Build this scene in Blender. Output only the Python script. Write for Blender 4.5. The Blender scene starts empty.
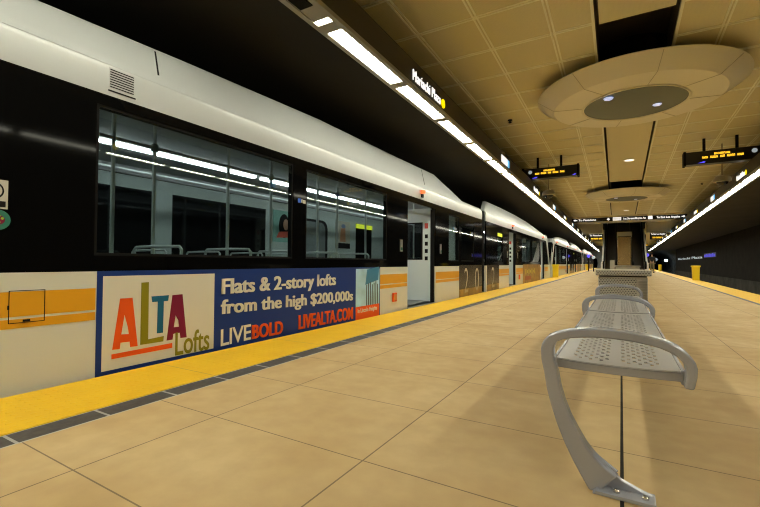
import bpy, math, random
import numpy as np
from mathutils import Vector, Matrix
random.seed(4)
PI = math.pi
sc = bpy.context.scene
COL = sc.collection

# ------------------------------------------------------------------ camera
F, H = 410.0, 0.8
YAW, PIT, ROL = math.atan(241/F), math.radians(1.18), math.radians(0.42)
cy, sy = math.cos(YAW), math.sin(YAW); cp, sp = math.cos(PIT), math.sin(PIT); cr, sr = math.cos(ROL), math.sin(ROL)
M3 = np.array([[cr,-sr,0],[sr,cr,0],[0,0,1]]) @ np.array([[1,0,0],[0,cp,sp],[0,-sp,cp]]) @ np.array([[cy,0,sy],[0,1,0],[-sy,0,cy]])
CAM = np.array([0, 0, H])
def ray(x, y):
    d = M3.T @ np.array([(x-380)/F, (y-253.5)/F, 1.0]); return np.array([d[0], d[2], -d[1]])
def at_y(x, y, Y):                       # the point at distance Y along the platform -> (x, z)
    r = ray(x, y); q = CAM + r*(Y/r[1]); return (q[0], q[2])
def at_side(x, y, X0, m):                # the point on the upright plane X = X0 + m*Y -> (Y, z)
    r = ray(x, y); t = (X0)/(r[0]-m*r[1]); q = CAM + t*r; return (q[1], q[2])
cd = bpy.data.cameras.new('camera'); cam = bpy.data.objects.new('camera', cd); COL.objects.link(cam)
w = lambda v: Vector((v[0], v[2], -v[1]))
rgt, dwn, fwd = w(M3[0]), w(M3[1]), w(M3[2])
mw = Matrix.Identity(4)
for i in range(3):
    mw[i][0], mw[i][1], mw[i][2] = rgt[i], -dwn[i], -fwd[i]
mw.translation = Vector(CAM); cam.matrix_world = mw
cd.sensor_width = 36; cd.lens = F/760*36; cd.clip_start = 0.02; cd.clip_end = 300
sc.camera = cam
RL, RR = 0.013, -0.018                   # the two platform edges splay slightly apart
def pivot(rot): return Vector((0, .0405 if rot == RL else (.045 if rot == RR else 0), 0))

# ------------------------------------------------------------------ materials
MATS = {}
def mat(name, col, rough=0.5, metal=0.0, spec=0.5, emit=None, estr=0.0, coat=0.0, noise=None, bump=None):
    if name in MATS: return MATS[name]
    m = bpy.data.materials.new(name); m.use_nodes = True
    nt = m.node_tree; b = nt.nodes['Principled BSDF']
    b.inputs['Base Color'].default_value = (*col, 1); b.inputs['Roughness'].default_value = rough
    b.inputs['Metallic'].default_value = metal; b.inputs['Specular IOR Level'].default_value = spec
    b.inputs['Coat Weight'].default_value = coat; b.inputs['Coat Roughness'].default_value = 0.04
    if emit: b.inputs['Emission Color'].default_value = (*emit, 1); b.inputs['Emission Strength'].default_value = estr
    if noise:
        sc_, amt = noise
        tc = nt.nodes.new('ShaderNodeTexCoord'); n = nt.nodes.new('ShaderNodeTexNoise'); n.inputs['Scale'].default_value = sc_; n.inputs['Detail'].default_value = 5
        r = nt.nodes.new('ShaderNodeValToRGB'); r.color_ramp.elements[0].position = .3; r.color_ramp.elements[1].position = .7
        r.color_ramp.elements[0].color = (*[c*(1-amt) for c in col], 1); r.color_ramp.elements[1].color = (*[min(1, c*(1+amt)) for c in col], 1)
        nt.links.new(tc.outputs['Object'], n.inputs['Vector']); nt.links.new(n.outputs['Fac'], r.inputs['Fac']); nt.links.new(r.outputs['Color'], b.inputs['Base Color'])
    if bump:
        sc_, st = bump
        tc = nt.nodes.new('ShaderNodeTexCoord'); n = nt.nodes.new('ShaderNodeTexNoise'); n.inputs['Scale'].default_value = sc_; n.inputs['Detail'].default_value = 3
        bp = nt.nodes.new('ShaderNodeBump'); bp.inputs['Strength'].default_value = st; bp.inputs['Distance'].default_value = .01
        nt.links.new(tc.outputs['Object'], n.inputs['Vector']); nt.links.new(n.outputs['Fac'], bp.inputs['Height']); nt.links.new(bp.outputs['Normal'], b.inputs['Normal'])
    MATS[name] = m; return m
class NT:                                 # small helper for math nodes
    def __init__(s, m): s.nt = m.node_tree; s.b = s.nt.nodes['Principled BSDF']
    def n(s, t, **k):
        x = s.nt.nodes.new(t)
        for a, v in k.items(): setattr(x, a, v)
        return x
    def math(s, op, a, b=None, c=None):
        x = s.n('ShaderNodeMath', operation=op)
        for i, v in enumerate((a, b, c)):
            if v is None: continue
            if isinstance(v, (int, float)): x.inputs[i].default_value = v
            else: s.nt.links.new(v, x.inputs[i])
        return x.outputs[0]
    def xyz(s):
        tc = s.n('ShaderNodeTexCoord'); sp_ = s.n('ShaderNodeSeparateXYZ'); s.nt.links.new(tc.outputs['Object'], sp_.inputs[0]); return tc.outputs['Object'], sp_.outputs
    def line(s, v, pitch, off, half):     # 1 on a joint every pitch
        a = s.math('SUBTRACT', v, off); a = s.math('DIVIDE', a, pitch); a = s.math('FRACT', a); a = s.math('SUBTRACT', a, .5); a = s.math('ABSOLUTE', a)
        return s.math('GREATER_THAN', a, .5-half/pitch)
    def mix(s, f, a, b):
        x = s.n('ShaderNodeMix', data_type='RGBA')
        if isinstance(f, (int, float)): x.inputs[0].default_value = f
        else: s.nt.links.new(f, x.inputs[0])
        for i, v in ((6, a), (7, b)):
            if isinstance(v, tuple): x.inputs[i].default_value = (*v, 1)
            else: s.nt.links.new(v, x.inputs[i])
        return x.outputs[2]
    def noise(s, vec, scale, detail=4, lo=.3, hi=.7):
        x = s.n('ShaderNodeTexNoise'); x.inputs['Scale'].default_value = scale; x.inputs['Detail'].default_value = detail; s.nt.links.new(vec, x.inputs['Vector'])
        r = s.n('ShaderNodeMapRange'); r.inputs[1].default_value = lo; r.inputs[2].default_value = hi; s.nt.links.new(x.outputs['Fac'], r.inputs[0]); return r.outputs[0]
    def link(s, a, name): s.nt.links.new(a, s.b.inputs[name])
    def bump(s, h, st, dist):
        bp = s.n('ShaderNodeBump'); bp.inputs['Strength'].default_value = st; bp.inputs['Distance'].default_value = dist
        s.nt.links.new(h, bp.inputs['Height']); s.nt.links.new(bp.outputs['Normal'], s.b.inputs['Normal'])

# stone-like stamped floor with thin joints
m_floor = mat('tan_floor', (.5, .36, .2), .6, spec=.08); t = NT(m_floor); vec, o = t.xyz()
mott = t.noise(vec, 1.6, 6); fine = t.noise(vec, 9, 6, .35, .65)
c1 = t.mix(mott, (.475, .325, .145), (.585, .435, .225)); c1 = t.mix(t.math('MULTIPLY', fine, .28), c1, (.40, .28, .16))
jx = t.line(o[0], .9, 0.0, .0035); jy = t.line(o[1], .635, .77, .003)
# joints wander in darkness
j = t.math('MULTIPLY', t.math('MAXIMUM', jx, jy), .72)
c1 = t.mix(j, c1, (.10, .075, .05)); t.link(c1, 'Base Color')
ctr = t.math('LESS_THAN', t.math('ABSOLUTE', o[0]), .006); c2 = t.mix(ctr, c1, (.02, .018, .015)); t.link(c2, 'Base Color')
t.link(t.math('ADD', t.math('MULTIPLY', fine, .15), .55), 'Roughness')
# yellow truncated-dome strip
def yellow(name, y0):
    m = mat(name, (.80, .46, .02), .5, spec=.3); t = NT(m); vec, o = t.xyz()
    def cell(v, off): return t.math('SUBTRACT', t.math('FRACT', t.math('DIVIDE', t.math('SUBTRACT', v, off), .06)), .5)
    dx, dy = cell(o[0], 0), cell(o[1], 0)
    d = t.math('SQRT', t.math('ADD', t.math('MULTIPLY', dx, dx), t.math('MULTIPLY', dy, dy)))
    h = t.n('ShaderNodeMapRange'); h.interpolation_type = 'SMOOTHSTEP'; h.inputs[1].default_value = .14; h.inputs[2].default_value = .24; h.inputs[3].default_value = 1; h.inputs[4].default_value = 0
    t.nt.links.new(d, h.inputs[0]); t.bump(h.outputs[0], .55, .005)
    c = t.mix(t.noise(vec, 5), (.78, .45, .011), (.83, .51, .015)); c = t.mix(t.math('MULTIPLY', t.noise(vec, 60, 3, .55, .7), .12), c, (.45, .3, .08))
    c = t.mix(t.math('MULTIPLY', t.line(o[1], 1.22, y0, .004), .6), c, (.32, .26, .16)); t.link(c, 'Base Color'); return m
m_yel = yellow('yellow_tactile', .66)
m_gray = mat('gray_border_tile', (.10, .09, .08), .6); t = NT(m_gray); vec, o = t.xyz()
c = t.mix(t.noise(vec, 30), (.045, .041, .037), (.072, .066, .060)); c = t.mix(t.line(o[1], .375, .745, .007), c, (.42, .42, .40)); t.link(c, 'Base Color')
m_grout = mat('pale_grout', (.45, .43, .38), .8)
m_conc = mat('concrete', (.30, .28, .25), .8, noise=(2, .2))
m_ceil = mat('ceiling_panel', (.50, .40, .22), .42, spec=.4); t = NT(m_ceil); vec, o = t.xyz()
dots = t.math('MULTIPLY', t.math('SINE', t.math('MULTIPLY', o[0], 260)), t.math('SINE', t.math('MULTIPLY', o[1], 260)))
c = t.mix(t.math('GREATER_THAN', dots, .35), (.77, .70, .44), (.68, .615, .385)); t.link(c, 'Base Color')
m_rib = mat('ceiling_rib', (.97, .95, .76), .4)
m_dish = mat('dish_panel', (.90, .85, .68), .36, spec=.45)
m_seam = mat('dish_seam', (.58, .52, .38), .7)
m_lens = mat('frosted_lens', (.095, .12, .105), .42, spec=.6)
m_dark = mat('dark_void', (.012, .011, .010), .85)
m_recess = mat('recess_brown', (.10, .08, .055), .8)
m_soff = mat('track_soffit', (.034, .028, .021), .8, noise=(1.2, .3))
m_soffl = mat('track_soffit_shaded', (.008, .0075, .007), .85, noise=(1.2, .3))  # track soffit colour darkened to stand for the shade above the train
m_fasc = mat('fascia_dark', (.030, .028, .025), .55)
m_trim = mat('light_trim', (.33, .33, .30), .45, metal=.25)
m_light = mat('lit_diffuser', (.9, .9, .9), .4, emit=(1.0, .975, .785), estr=35.0)
m_wallr = mat('right_wall_tile', (.045, .038, .030), .85, spec=.1); t = NT(m_wallr); vec, o = t.xyz()
c = t.mix(t.noise(vec, 1.5), (.013, .011, .009), (.024, .020, .016)); c = t.mix(t.math('MAXIMUM', t.line(o[1], 1.2, 0, .01), t.line(o[2], .8, 0, .01)), c, (.02, .018, .015)); t.link(c, 'Base Color')
m_steel = mat('grey_cast_metal', (.42, .435, .50), .26, metal=.25, spec=.8)
m_seat = mat('grey_perforated_metal', (.56, .58, .63), .30, metal=.3)
m_bolt = mat('bolt_steel', (.6, .58, .54), .25, metal=1)
m_stain = mat('stainless', (.55, .54, .50), .28, metal=.9)
m_cream = mat('cream_paint', (.66, .66, .59), .32, spec=.5, coat=.25)
m_roof = mat('white_roof_paint', (.39, .405, .40), .34, spec=.5, coat=.15)
m_black = mat('gloss_black', (.003, .003, .003), .06, spec=.10)
m_rubber = mat('black_rubber', (.010, .010, .010), .7, spec=.08)
m_orange = mat('orange_stripe', (.72, .35, .016), .4, spec=.25)
m_blue = mat('ad_blue', (.012, .038, .20), .4, spec=.2)
m_white = mat('ad_white', (.69, .665, .575), .42, spec=.2)
m_letter = mat('ad_lettering', (.80, .77, .67), .42, spec=.2)
m_red = mat('ad_orange', (.80, .10, .012), .42, spec=.2)
m_olive = mat('ad_olive', (.24, .22, .012), .42, spec=.2)
m_teal = mat('ad_teal', (.012, .12, .24), .42, spec=.2)
m_maroon = mat('ad_maroon', (.20, .012, .045), .42, spec=.2)
m_sky = mat('ad_sky', (.38, .62, .78), .42, noise=(3, .25))
m_inter = mat('interior_panel', (.38, .45, .41), .5)
m_screen = mat('pale_screen_panel', (.74, .82, .78), .5)
m_interf = mat('interior_floor', (.20, .21, .20), .6)
m_interc = mat('interior_ceiling', (.33, .37, .35), .5)
m_intl = mat('interior_lamp', (.9, .9, .9), .4, emit=(.93, .95, 1.0), estr=17.0)
m_pole = mat('pole_steel', (.62, .68, .65), .35, metal=.15)
m_seatb = mat('seat_fabric', (.05, .06, .07), .8)
m_dglass = mat('dark_window', (.006, .007, .007), .06, spec=.5)
m_yled = mat('yellow_led_panel', (.1, .1, .02), .4, emit=(.85, .95, .02), estr=1.0)
m_redl = mat('red_marker', (.6, .05, .02), .3, emit=(1.0, .13, .03), estr=1.6)
m_amberl = mat('amber_led', (.5, .3, .02), .4, emit=(1.0, .56, .03), estr=1.9)
m_wled = mat('white_lit_letters', (.9, .9, .9), .4, emit=(1.0, .98, .95), estr=1.0)
m_yl = mat('yellow_lit_dot', (.8, .6, .0), .4, emit=(1.0, .80, .0), estr=1.1)
m_bl = mat('blue_lit_panel', (.1, .4, .8), .4, emit=(.15, .55, 1.0), estr=1.0)
m_vio = mat('blue_led', (.05, .05, .6), .4, emit=(.10, .08, 1.0), estr=1.3)
m_lensglint = mat('lens_reflection', (.9, .9, 1), .4, emit=(.45, .58, 1.0), estr=.75)  # glow used for the imitated reflections on the dish lenses
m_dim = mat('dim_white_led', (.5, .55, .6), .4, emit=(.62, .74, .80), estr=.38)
m_bsign = mat('sign_black', (.010, .010, .012), .35)
m_yplas = mat('yellow_plastic', (.95, .70, .008), .45)
m_bronze = mat('bronze_panel', (.36, .26, .12), .24, metal=.8)
m_step = mat('escalator_step', (.13, .115, .095), .5, metal=.2)
m_gold = mat('gold_wrap', (.28, .15, .02), .4, noise=(4, .5))
m_brown = mat('brown_wrap', (.028, .021, .015), .25, noise=(3, .3))
m_tan = mat('tan_digits', (.42, .34, .22), .4)
m_skin = mat('skin', (.42, .24, .15), .6); m_hair = mat('hair', (.02, .014, .01), .7)
m_cloth = mat('black_jacket', (.012, .012, .014), .85); m_khaki = mat('khaki_trousers', (.25, .20, .11), .85); m_shoe = mat('dark_shoes', (.02, .018, .015), .6)
m_dome = mat('camera_dome', (.50, .44, .32), .35); m_smoke = mat('black_dome_glass', (.01, .01, .01), .1)
m_green = mat('decal_green', (.02, .16, .12), .4); m_paper = mat('decal_white', (.5, .48, .42), .5)
m_tunnel = mat('tunnel_concrete', (.16, .18, .19), .7, noise=(1, .3))
m_shaft = mat('shaft_wall', (.014, .013, .012), .8)
m_gpan = mat('grey_bulkhead', (.56, .54, .48), .5)
# see-through window pane: clear with a mirror-like sheen at its surface
m_glass = bpy.data.materials.new('train_glass'); m_glass.use_nodes = True; nt = m_glass.node_tree; nt.nodes.clear()
out = nt.nodes.new('ShaderNodeOutputMaterial'); mx = nt.nodes.new('ShaderNodeMixShader'); tr_ = nt.nodes.new('ShaderNodeBsdfTransparent'); gl = nt.nodes.new('ShaderNodeBsdfGlossy'); lw = nt.nodes.new('ShaderNodeLayerWeight'); pw = nt.nodes.new('ShaderNodeMath'); fr = nt.nodes.new('ShaderNodeMath')
lw.inputs[0].default_value = .5; pw.operation = 'POWER'; pw.inputs[1].default_value = 5; nt.links.new(lw.outputs['Facing'], pw.inputs[0]); fr.operation = 'MULTIPLY_ADD'; fr.inputs[1].default_value = .95; fr.inputs[2].default_value = .055; nt.links.new(pw.outputs[0], fr.inputs[0]); tr_.inputs['Color'].default_value = (.72, .78, .76, 1); gl.inputs['Roughness'].default_value = .01
nt.links.new(fr.outputs[0], mx.inputs[0]); nt.links.new(tr_.outputs[0], mx.inputs[1]); nt.links.new(gl.outputs[0], mx.inputs[2]); nt.links.new(mx.outputs[0], out.inputs[0])
# perforated sheet (holes drawn in the sheet's own pattern)
m_perf = mat('perforated_sheet', (.42, .40, .34), .4, metal=.4); t = NT(m_perf); vec, o = t.xyz()
row = t.math('FLOOR', t.math('DIVIDE', o[2], .023)); sh = t.math('MULTIPLY', t.math('MODULO', row, 2), .5)
px = t.math('ABSOLUTE', t.math('SUBTRACT', t.math('FRACT', t.math('ADD', t.math('DIVIDE', o[0], .031), sh)), .5)); pz = t.math('ABSOLUTE', t.math('SUBTRACT', t.math('FRACT', t.math('DIVIDE', o[2], .023)), .5))
hole = t.math('LESS_THAN', t.math('ADD', t.math('MULTIPLY', px, px), t.math('MULTIPLY', pz, pz)), .075)
t.link(t.mix(hole, (.50, .49, .44), (.09, .085, .075)), 'Base Color')

# ------------------------------------------------------------------ mesh helpers
class MB:
    def __init__(s): s.v = []; s.f = []; s.mi = []; s.cur = 0
    def face(s, idx): s.f.append(idx); s.mi.append(s.cur)
    def add(s, vs, fs):
        b = len(s.v); s.v += [tuple(v) for v in vs]
        for f in fs: s.face([b+i for i in f])
        return s
    def box(s, x0, x1, y0, y1, z0, z1):
        x0, x1 = min(x0, x1), max(x0, x1); y0, y1 = min(y0, y1), max(y0, y1); z0, z1 = min(z0, z1), max(z0, z1)
        return s.add([(x0,y0,z0),(x1,y0,z0),(x1,y1,z0),(x0,y1,z0),(x0,y0,z1),(x1,y0,z1),(x1,y1,z1),(x0,y1,z1)],
              [(0,3,2,1),(4,5,6,7),(0,1,5,4),(1,2,6,5),(2,3,7,6),(3,0,4,7)])
    def hexa(s, p): return s.add(p, [(0,3,2,1),(4,5,6,7),(0,1,5,4),(1,2,6,5),(2,3,7,6),(3,0,4,7)])
    def prism(s, pts, axis, a, b):           # closed polygon pts (2D) pushed along an axis
        n = len(pts)
        def p3(p, k): return {'x': (k, p[0], p[1]), 'y': (p[0], k, p[1]), 'z': (p[0], p[1], k)}[axis]
        s.add([p3(p, a) for p in pts]+[p3(p, b) for p in pts],
              [tuple(range(n))[::-1], tuple(range(n, 2*n))]+[(i, (i+1) % n, n+(i+1) % n, n+i) for i in range(n)]); return s
    def strip_prism(s, A, B, axis, a, b):    # two matching polylines make a ribbon with thickness
        def p3(p, k): return {'x': (k, p[0], p[1]), 'y': (p[0], k, p[1]), 'z': (p[0], p[1], k)}[axis]
        n = len(A); vs = [p3(p, a) for p in A]+[p3(p, a) for p in B]+[p3(p, b) for p in A]+[p3(p, b) for p in B]; fs = []
        for i in range(n-1):
            fs += [(i, i+1, n+i+1, n+i), (2*n+i, 3*n+i, 3*n+i+1, 2*n+i+1), (i, 2*n+i, 2*n+i+1, i+1), (n+i, n+i+1, 3*n+i+1, 3*n+i)]
        fs += [(0, n, 3*n, 2*n), (n-1, 3*n-1, 4*n-1, 2*n-1)]
        return s.add(vs, fs)
    def tube(s, path, r, n=8, rs=None):
        P = [Vector(p) for p in path]; rings = []
        up = None
        for i, p in enumerate(P):
            d = (P[min(i+1, len(P)-1)]-P[max(i-1, 0)]).normalized()
            if up is None: up = d.orthogonal().normalized()
            else: up = (up-d*up.dot(d)).normalized()
            q = d.cross(up); rr = rs[i] if rs else r
            rings.append([p+(up*math.cos(2*PI*k/n)+q*math.sin(2*PI*k/n))*rr for k in range(n)])
        fs = []
        for i in range(len(P)-1):
            for k in range(n): fs.append((i*n+k, i*n+(k+1) % n, (i+1)*n+(k+1) % n, (i+1)*n+k))
        L = (len(P)-1)*n; fs += [tuple(range(n))[::-1], tuple(range(L, L+n))]
        return s.add([v for r_ in rings for v in r_], fs)
    def lathe(s, prof, c, n=64, close=False):      # prof = [(r, z)]
        vs = []; fs = []; m = len(prof)
        for r, z in prof: vs += [(c[0]+r*math.cos(2*PI*k/n), c[1]+r*math.sin(2*PI*k/n), c[2]+z) for k in range(n)]
        for i in range(m if close else m-1):
            a, b = i, (i+1) % m
            for k in range(n): fs.append((a*n+k, a*n+(k+1) % n, b*n+(k+1) % n, b*n+k))
        if not close:
            if prof[0][0] > 1e-6: fs.append(tuple(range(n))[::-1])
            if prof[-1][0] > 1e-6: fs.append(tuple(range((m-1)*n, m*n)))
        return s.add(vs, fs)
    def build(s, name, mats, parent=None, origin=(0, 0, 0), rot=0.0, smooth=False, bevel=0.0):
        if parent is not None and 'org' in MBORG.get(parent.name, {}): origin = MBORG[parent.name]['org']
        me = bpy.data.meshes.new(name); ox, oy, oz = origin
        me.from_pydata([(x-ox, y-oy, z-oz) for x, y, z in s.v], [], s.f)
        for m in (mats if isinstance(mats, (list, tuple)) else [mats]): me.materials.append(m)
        me.polygons.foreach_set('material_index', s.mi)
        import bmesh
        bm = bmesh.new(); bm.from_mesh(me); bmesh.ops.remove_doubles(bm, verts=bm.verts, dist=1e-6); bmesh.ops.recalc_face_normals(bm, faces=bm.faces); bm.to_mesh(me); bm.free()
        if smooth:
            me.polygons.foreach_set('use_smooth', [True]*len(me.polygons)); me.set_sharp_from_angle(angle=math.radians(38))
        me.update(); o = bpy.data.objects.new(name, me); COL.objects.link(o)
        if parent is not None:
            o.parent = parent; MBORG[o.name] = {'org': origin}
        else:
            o.rotation_euler = (0, 0, rot); o.location = Matrix.Rotation(rot, 3, 'Z') @ Vector(origin)+pivot(rot); MBORG[o.name] = {'org': origin}
        if bevel:
            b = o.modifiers.new('bevel', 'BEVEL'); b.width = bevel; b.segments = 2; b.limit_method = 'ANGLE'; b.angle_limit = math.radians(40)
        return o
MBORG = {}
def thing(name, label, cat, loc=(0, 0, 0), rot=0.0, group=None):
    o = bpy.data.objects.new(name, None); COL.objects.link(o); o.empty_display_size = .1
    o.location = Matrix.Rotation(rot, 3, 'Z') @ Vector(loc)+pivot(rot); o.rotation_euler = (0, 0, rot)
    MBORG[o.name] = {'org': loc}; return tag(o, label, cat, group)
def tag(o, label, cat, group=None):
    o['label'] = label; o['category'] = cat
    if group: o['group'] = group
    return o
def struct(o): o['kind'] = 'structure'; return o
def box(name, m, b, parent=None, bevel=0, rot=0.0, origin=None):
    mb = MB().box(*b); og = origin or ((b[0]+b[1])/2, (b[2]+b[3])/2, min(b[4], b[5]))
    return mb.build(name, m, parent, og if parent is None else (0, 0, 0), rot, bevel=bevel)
_ORD = 'first second third fourth fifth sixth seventh eighth ninth tenth eleventh twelfth thirteenth fourteenth fifteenth sixteenth seventeenth eighteenth nineteenth'.split()
_T = {2: 'twent', 3: 'thirt', 4: 'fort', 5: 'fift', 6: 'sixt'}
def ordw(n):
    if n < 20: return _ORD[n-1]
    t_, u = divmod(n, 10); return _T[t_]+('ieth' if u == 0 else 'y-'+_ORD[u-1])
# lettering: the built-in font turned into a mesh, fitted to a width and a cap height
def _textmesh(body, bold, space=1.0):
    cu = bpy.data.curves.new('t', 'FONT'); cu.body = body; cu.size = 1; cu.offset = bold; cu.extrude = .5; cu.space_character = space; cu.resolution_u = 4
    o = bpy.data.objects.new('t', cu); COL.objects.link(o); dg = bpy.context.evaluated_depsgraph_get(); dg.update()
    me = bpy.data.meshes.new_from_object(o.evaluated_get(dg)); bpy.data.objects.remove(o); bpy.data.curves.remove(cu)
    vs = [tuple(v.co) for v in me.vertices]; fs = [tuple(p.vertices) for p in me.polygons]; bpy.data.meshes.remove(me); return vs, fs
CAPH = max(v[1] for v in _textmesh('H', 0)[0])
def add_text(mb, body, p0, u, v, n, width, cap, bold=0.0, depth=.004, space=1.0, skew=None):
    vs, fs = _textmesh(body, bold, space); x0 = min(a[0] for a in vs); x1 = max(a[0] for a in vs)
    u, v, n, p0 = Vector(u), Vector(v), Vector(n), Vector(p0); kx = width/(x1-x0); ky = cap/CAPH
    mb.add([tuple(p0+u*((a[0]-x0)*kx)+v*(a[1]*ky+(skew or 0)*(a[0]-x0)*kx)+n*((a[2]+.5)*depth)) for a in vs], fs); return mb

# ------------------------------------------------------------------ the platform and tracks
Y0, Y1 = -3.0, 84.0
XL = lambda Y: -2.25-.013*Y; XR = lambda Y: 2.16+.018*Y
mb = MB(); mb.hexa([(XL(Y0),Y0,-.25),(XR(Y0),Y0,-.25),(XR(Y1),Y1,-.25),(XL(Y1),Y1,-.25),(XL(Y0),Y0,0),(XR(Y0),Y0,0),(XR(Y1),Y1,0),(XL(Y1),Y1,0)])
struct(mb.build('floor', m_floor))
struct(box('trim_1', m_gray, (-2.40, -2.26, Y0, Y1, -.25, 0), rot=RL, origin=(0, 0, 0)))
struct(box('trim_2', m_grout, (-2.26, -2.25, Y0, Y1, -.25, 0), rot=RL, origin=(0, 0, 0)))
struct(box('trim_3', m_yel, (-3.05, -2.407, Y0, Y1, -.25, .004), rot=RL, origin=(0, 0, 0)))
struct(box('trim_4', m_grout, (-2.407, -2.40, Y0, Y1, -.25, 0), rot=RL, origin=(0, 0, 0)))
struct(box('trim_5', m_gray, (2.16, 2.25, Y0, Y1, -.25, 0), rot=RR, origin=(0, 0, 0)))
struct(box('trim_6', m_yel, (2.25, 2.90, Y0, Y1, -.25, .004), rot=RR, origin=(0, 0, 0)))
struct(box('wall_platform_left', m_conc, (-2.95, -2.75, Y0, Y1, -1.15, -.25), rot=RL, origin=(0, 0, 0)))
struct(box('wall_platform_right', m_conc, (2.6, 2.8, Y0, Y1, -1.15, -.25), rot=RR, origin=(0, 0, 0)))
struct(box('floor_track_left', m_conc, (-7.2, -2.95, Y0, 112, -1.3, -1.15), rot=RL, origin=(0, 0, 0)))
struct(box('floor_track_right', m_conc, (2.8, 7.4, Y0, 112, -1.3, -1.15), rot=RR, origin=(0, 0, 0)))
for k, (x, r) in enumerate(((-3.75, RL), (-5.2, RL), (3.75, RR), (5.2, RR))):
    rb = MB().box(x-.035, x+.035, Y0, 112, -1.04, -1.0).box(x-.012, x+.012, Y0, 112, -1.13, -1.04).box(x-.07, x+.07, Y0, 112, -1.15, -1.13)
    struct(rb.build('trim_%d' % (20+k), m_step, rot=r))
struct(box('wall_left', m_dark, (-7.4, -7.2, Y0, 84, -1.3, 4.2), rot=RL, origin=(0, 0, 0)))
struct(box('wall_right', m_wallr, (6.55, 6.75, Y0, 80, -.2, 3.2), rot=-.012, origin=(0, 0, 0)))
struct(box('baseboard_right', mat('dark_concrete', (.07, .065, .057), .9, spec=.1, noise=(1.5, .3)), (6.5, 6.75, Y0, 80, -1.15, -.2), rot=-.012, origin=(0, 0, 0)))
struct(box('wall_back', m_dark, (-8.5, 9, Y0-.3, Y0, -1.3, 4.6)))
# far end wall with a bored tunnel on either track
def portal(cx, name):
    mb = MB(); n = 40; R = 2.45; cz = .8; Yp = 84.0
    ring = [(cx+R*math.cos(2*PI*k/n), cz+R*math.sin(2*PI*k/n)) for k in range(n)]
    S = [(cx+max(-4, min(4, 7*math.cos(2*PI*k/n))), cz+max(-3.2, min(3.2, 7*math.sin(2*PI*k/n)))) for k in range(n)]
    vs = [(x, Yp, z) for x, z in ring]+[(x, Yp, z) for x, z in S]
    mb.add(vs, [(k, (k+1) % n, n+(k+1) % n, n+k) for k in range(n)])
    vs = []; ys = [84+2.4*i for i in range(12)]
    for i, y in enumerate(ys):
        for rr in ((R, R-.22) if i % 1 == 0 else (R,)): pass
    prof = []
    for i, y in enumerate(ys): prof += [(y, R), (y+.35, R), (y+.35, R-.2), (y+.8, R-.2), (y+.8, R)]
    for y, r_ in prof: vs += [(cx+r_*math.cos(2*PI*k/n), y, cz+r_*math.sin(2*PI*k/n)) for k in range(n)]
    mb.add(vs, [(i*n+k, i*n+(k+1) % n, (i+1)*n+(k+1) % n, (i+1)*n+k) for i in range(len(prof)-1) for k in range(n)])
    struct(mb.build(name, m_tunnel, smooth=True))
portal(-5.9, 'wall_tunnel_left'); portal(5.7, 'wall_tunnel_right')
struct(box('wall_end', m_dark, (-2.0, 2.4, 84, 84.2, -.3, 4.6)))

# ------------------------------------------------------------------ ceiling
YE = 31.3
cl = lambda Y: -3.3-.013*Y; crr = lambda Y: 3.6+.018*Y
chl = lambda Y: -.22-.011*Y; chr_ = lambda Y: .60+.008*Y
def slab(mb, xa, xb, ya, yb, z0, z1):
    mb.hexa([(xa(ya),ya,z0),(xb(ya),ya,z0),(xb(yb),yb,z0),(xa(yb),yb,z0),(xa(ya),ya,z1),(xb(ya),ya,z1),(xb(yb),yb,z1),(xa(yb),yb,z1)])
mb = MB(); slab(mb, cl, chl, Y0, YE, 4.0, 4.05); slab(mb, chr_, crr, Y0, YE, 4.0, 4.05)
struct(mb.build('ceiling', m_ceil))
mb = MB(); off = lambda f, d: (lambda Y: f(Y)+d)
for a, b in ((Y0, 6.15), (10.9, 18.4), (22.9, YE)): slab(mb, off(chl, .05), off(chr_, -.05), a, b, 4.0, 4.12)
struct(mb.build('ceiling_channel', m_ceil))
mb = MB(); slab(mb, off(chl, -.25), off(chr_, .25), Y0, YE, 4.55, 4.6); slab(mb, off(chl, -.02), chl, Y0, YE, 4.05, 4.55); slab(mb, chr_, off(chr_, .02), Y0, YE, 4.05, 4.55)
struct(mb.build('ceiling_recess', m_recess))
# ribs between the panels (pairs of thin raised bars)
mb = MB()
def lrib(x0, dr, ya, yb):
    for d in (-.032, .012):
        slab(mb, (lambda Y: x0+dr*(Y-5)+d), (lambda Y: x0+dr*(Y-5)+d+.022), ya, yb, 3.99, 4.0)
LX = [-2.45, -1.63, -.79]; RX = [1.18, 2.01, 2.83]
for x in LX: lrib(x, -.014, Y0, YE)
for x in RX: lrib(x, .014, Y0, YE)
for f, s_ in ((chl, -1), (chr_, 1)): slab(mb, off(f, min(0, s_*.035)), off(f, max(0, s_*.035)), Y0, YE, 3.985, 4.0)
k = -9
while 5.18+.905*k < YE-.2:
    y = 5.18+.905*k; k += 1
    if y < Y0+.1: continue
    for d in (-.034, .010):
        for fa, fb in ((cl, off(chl, -.035)), (off(chr_, .035), crr)):
            mb.box(fa(y), fb(y), y+d, y+d+.024, 3.993, 4.0)
struct(mb.build('trim_ceiling_ribs', m_rib))
struct(box('trim_ceiling_end', m_ceil, (-3.9, 4.3, YE, YE+.12, 3.90, 4.05)))
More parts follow.
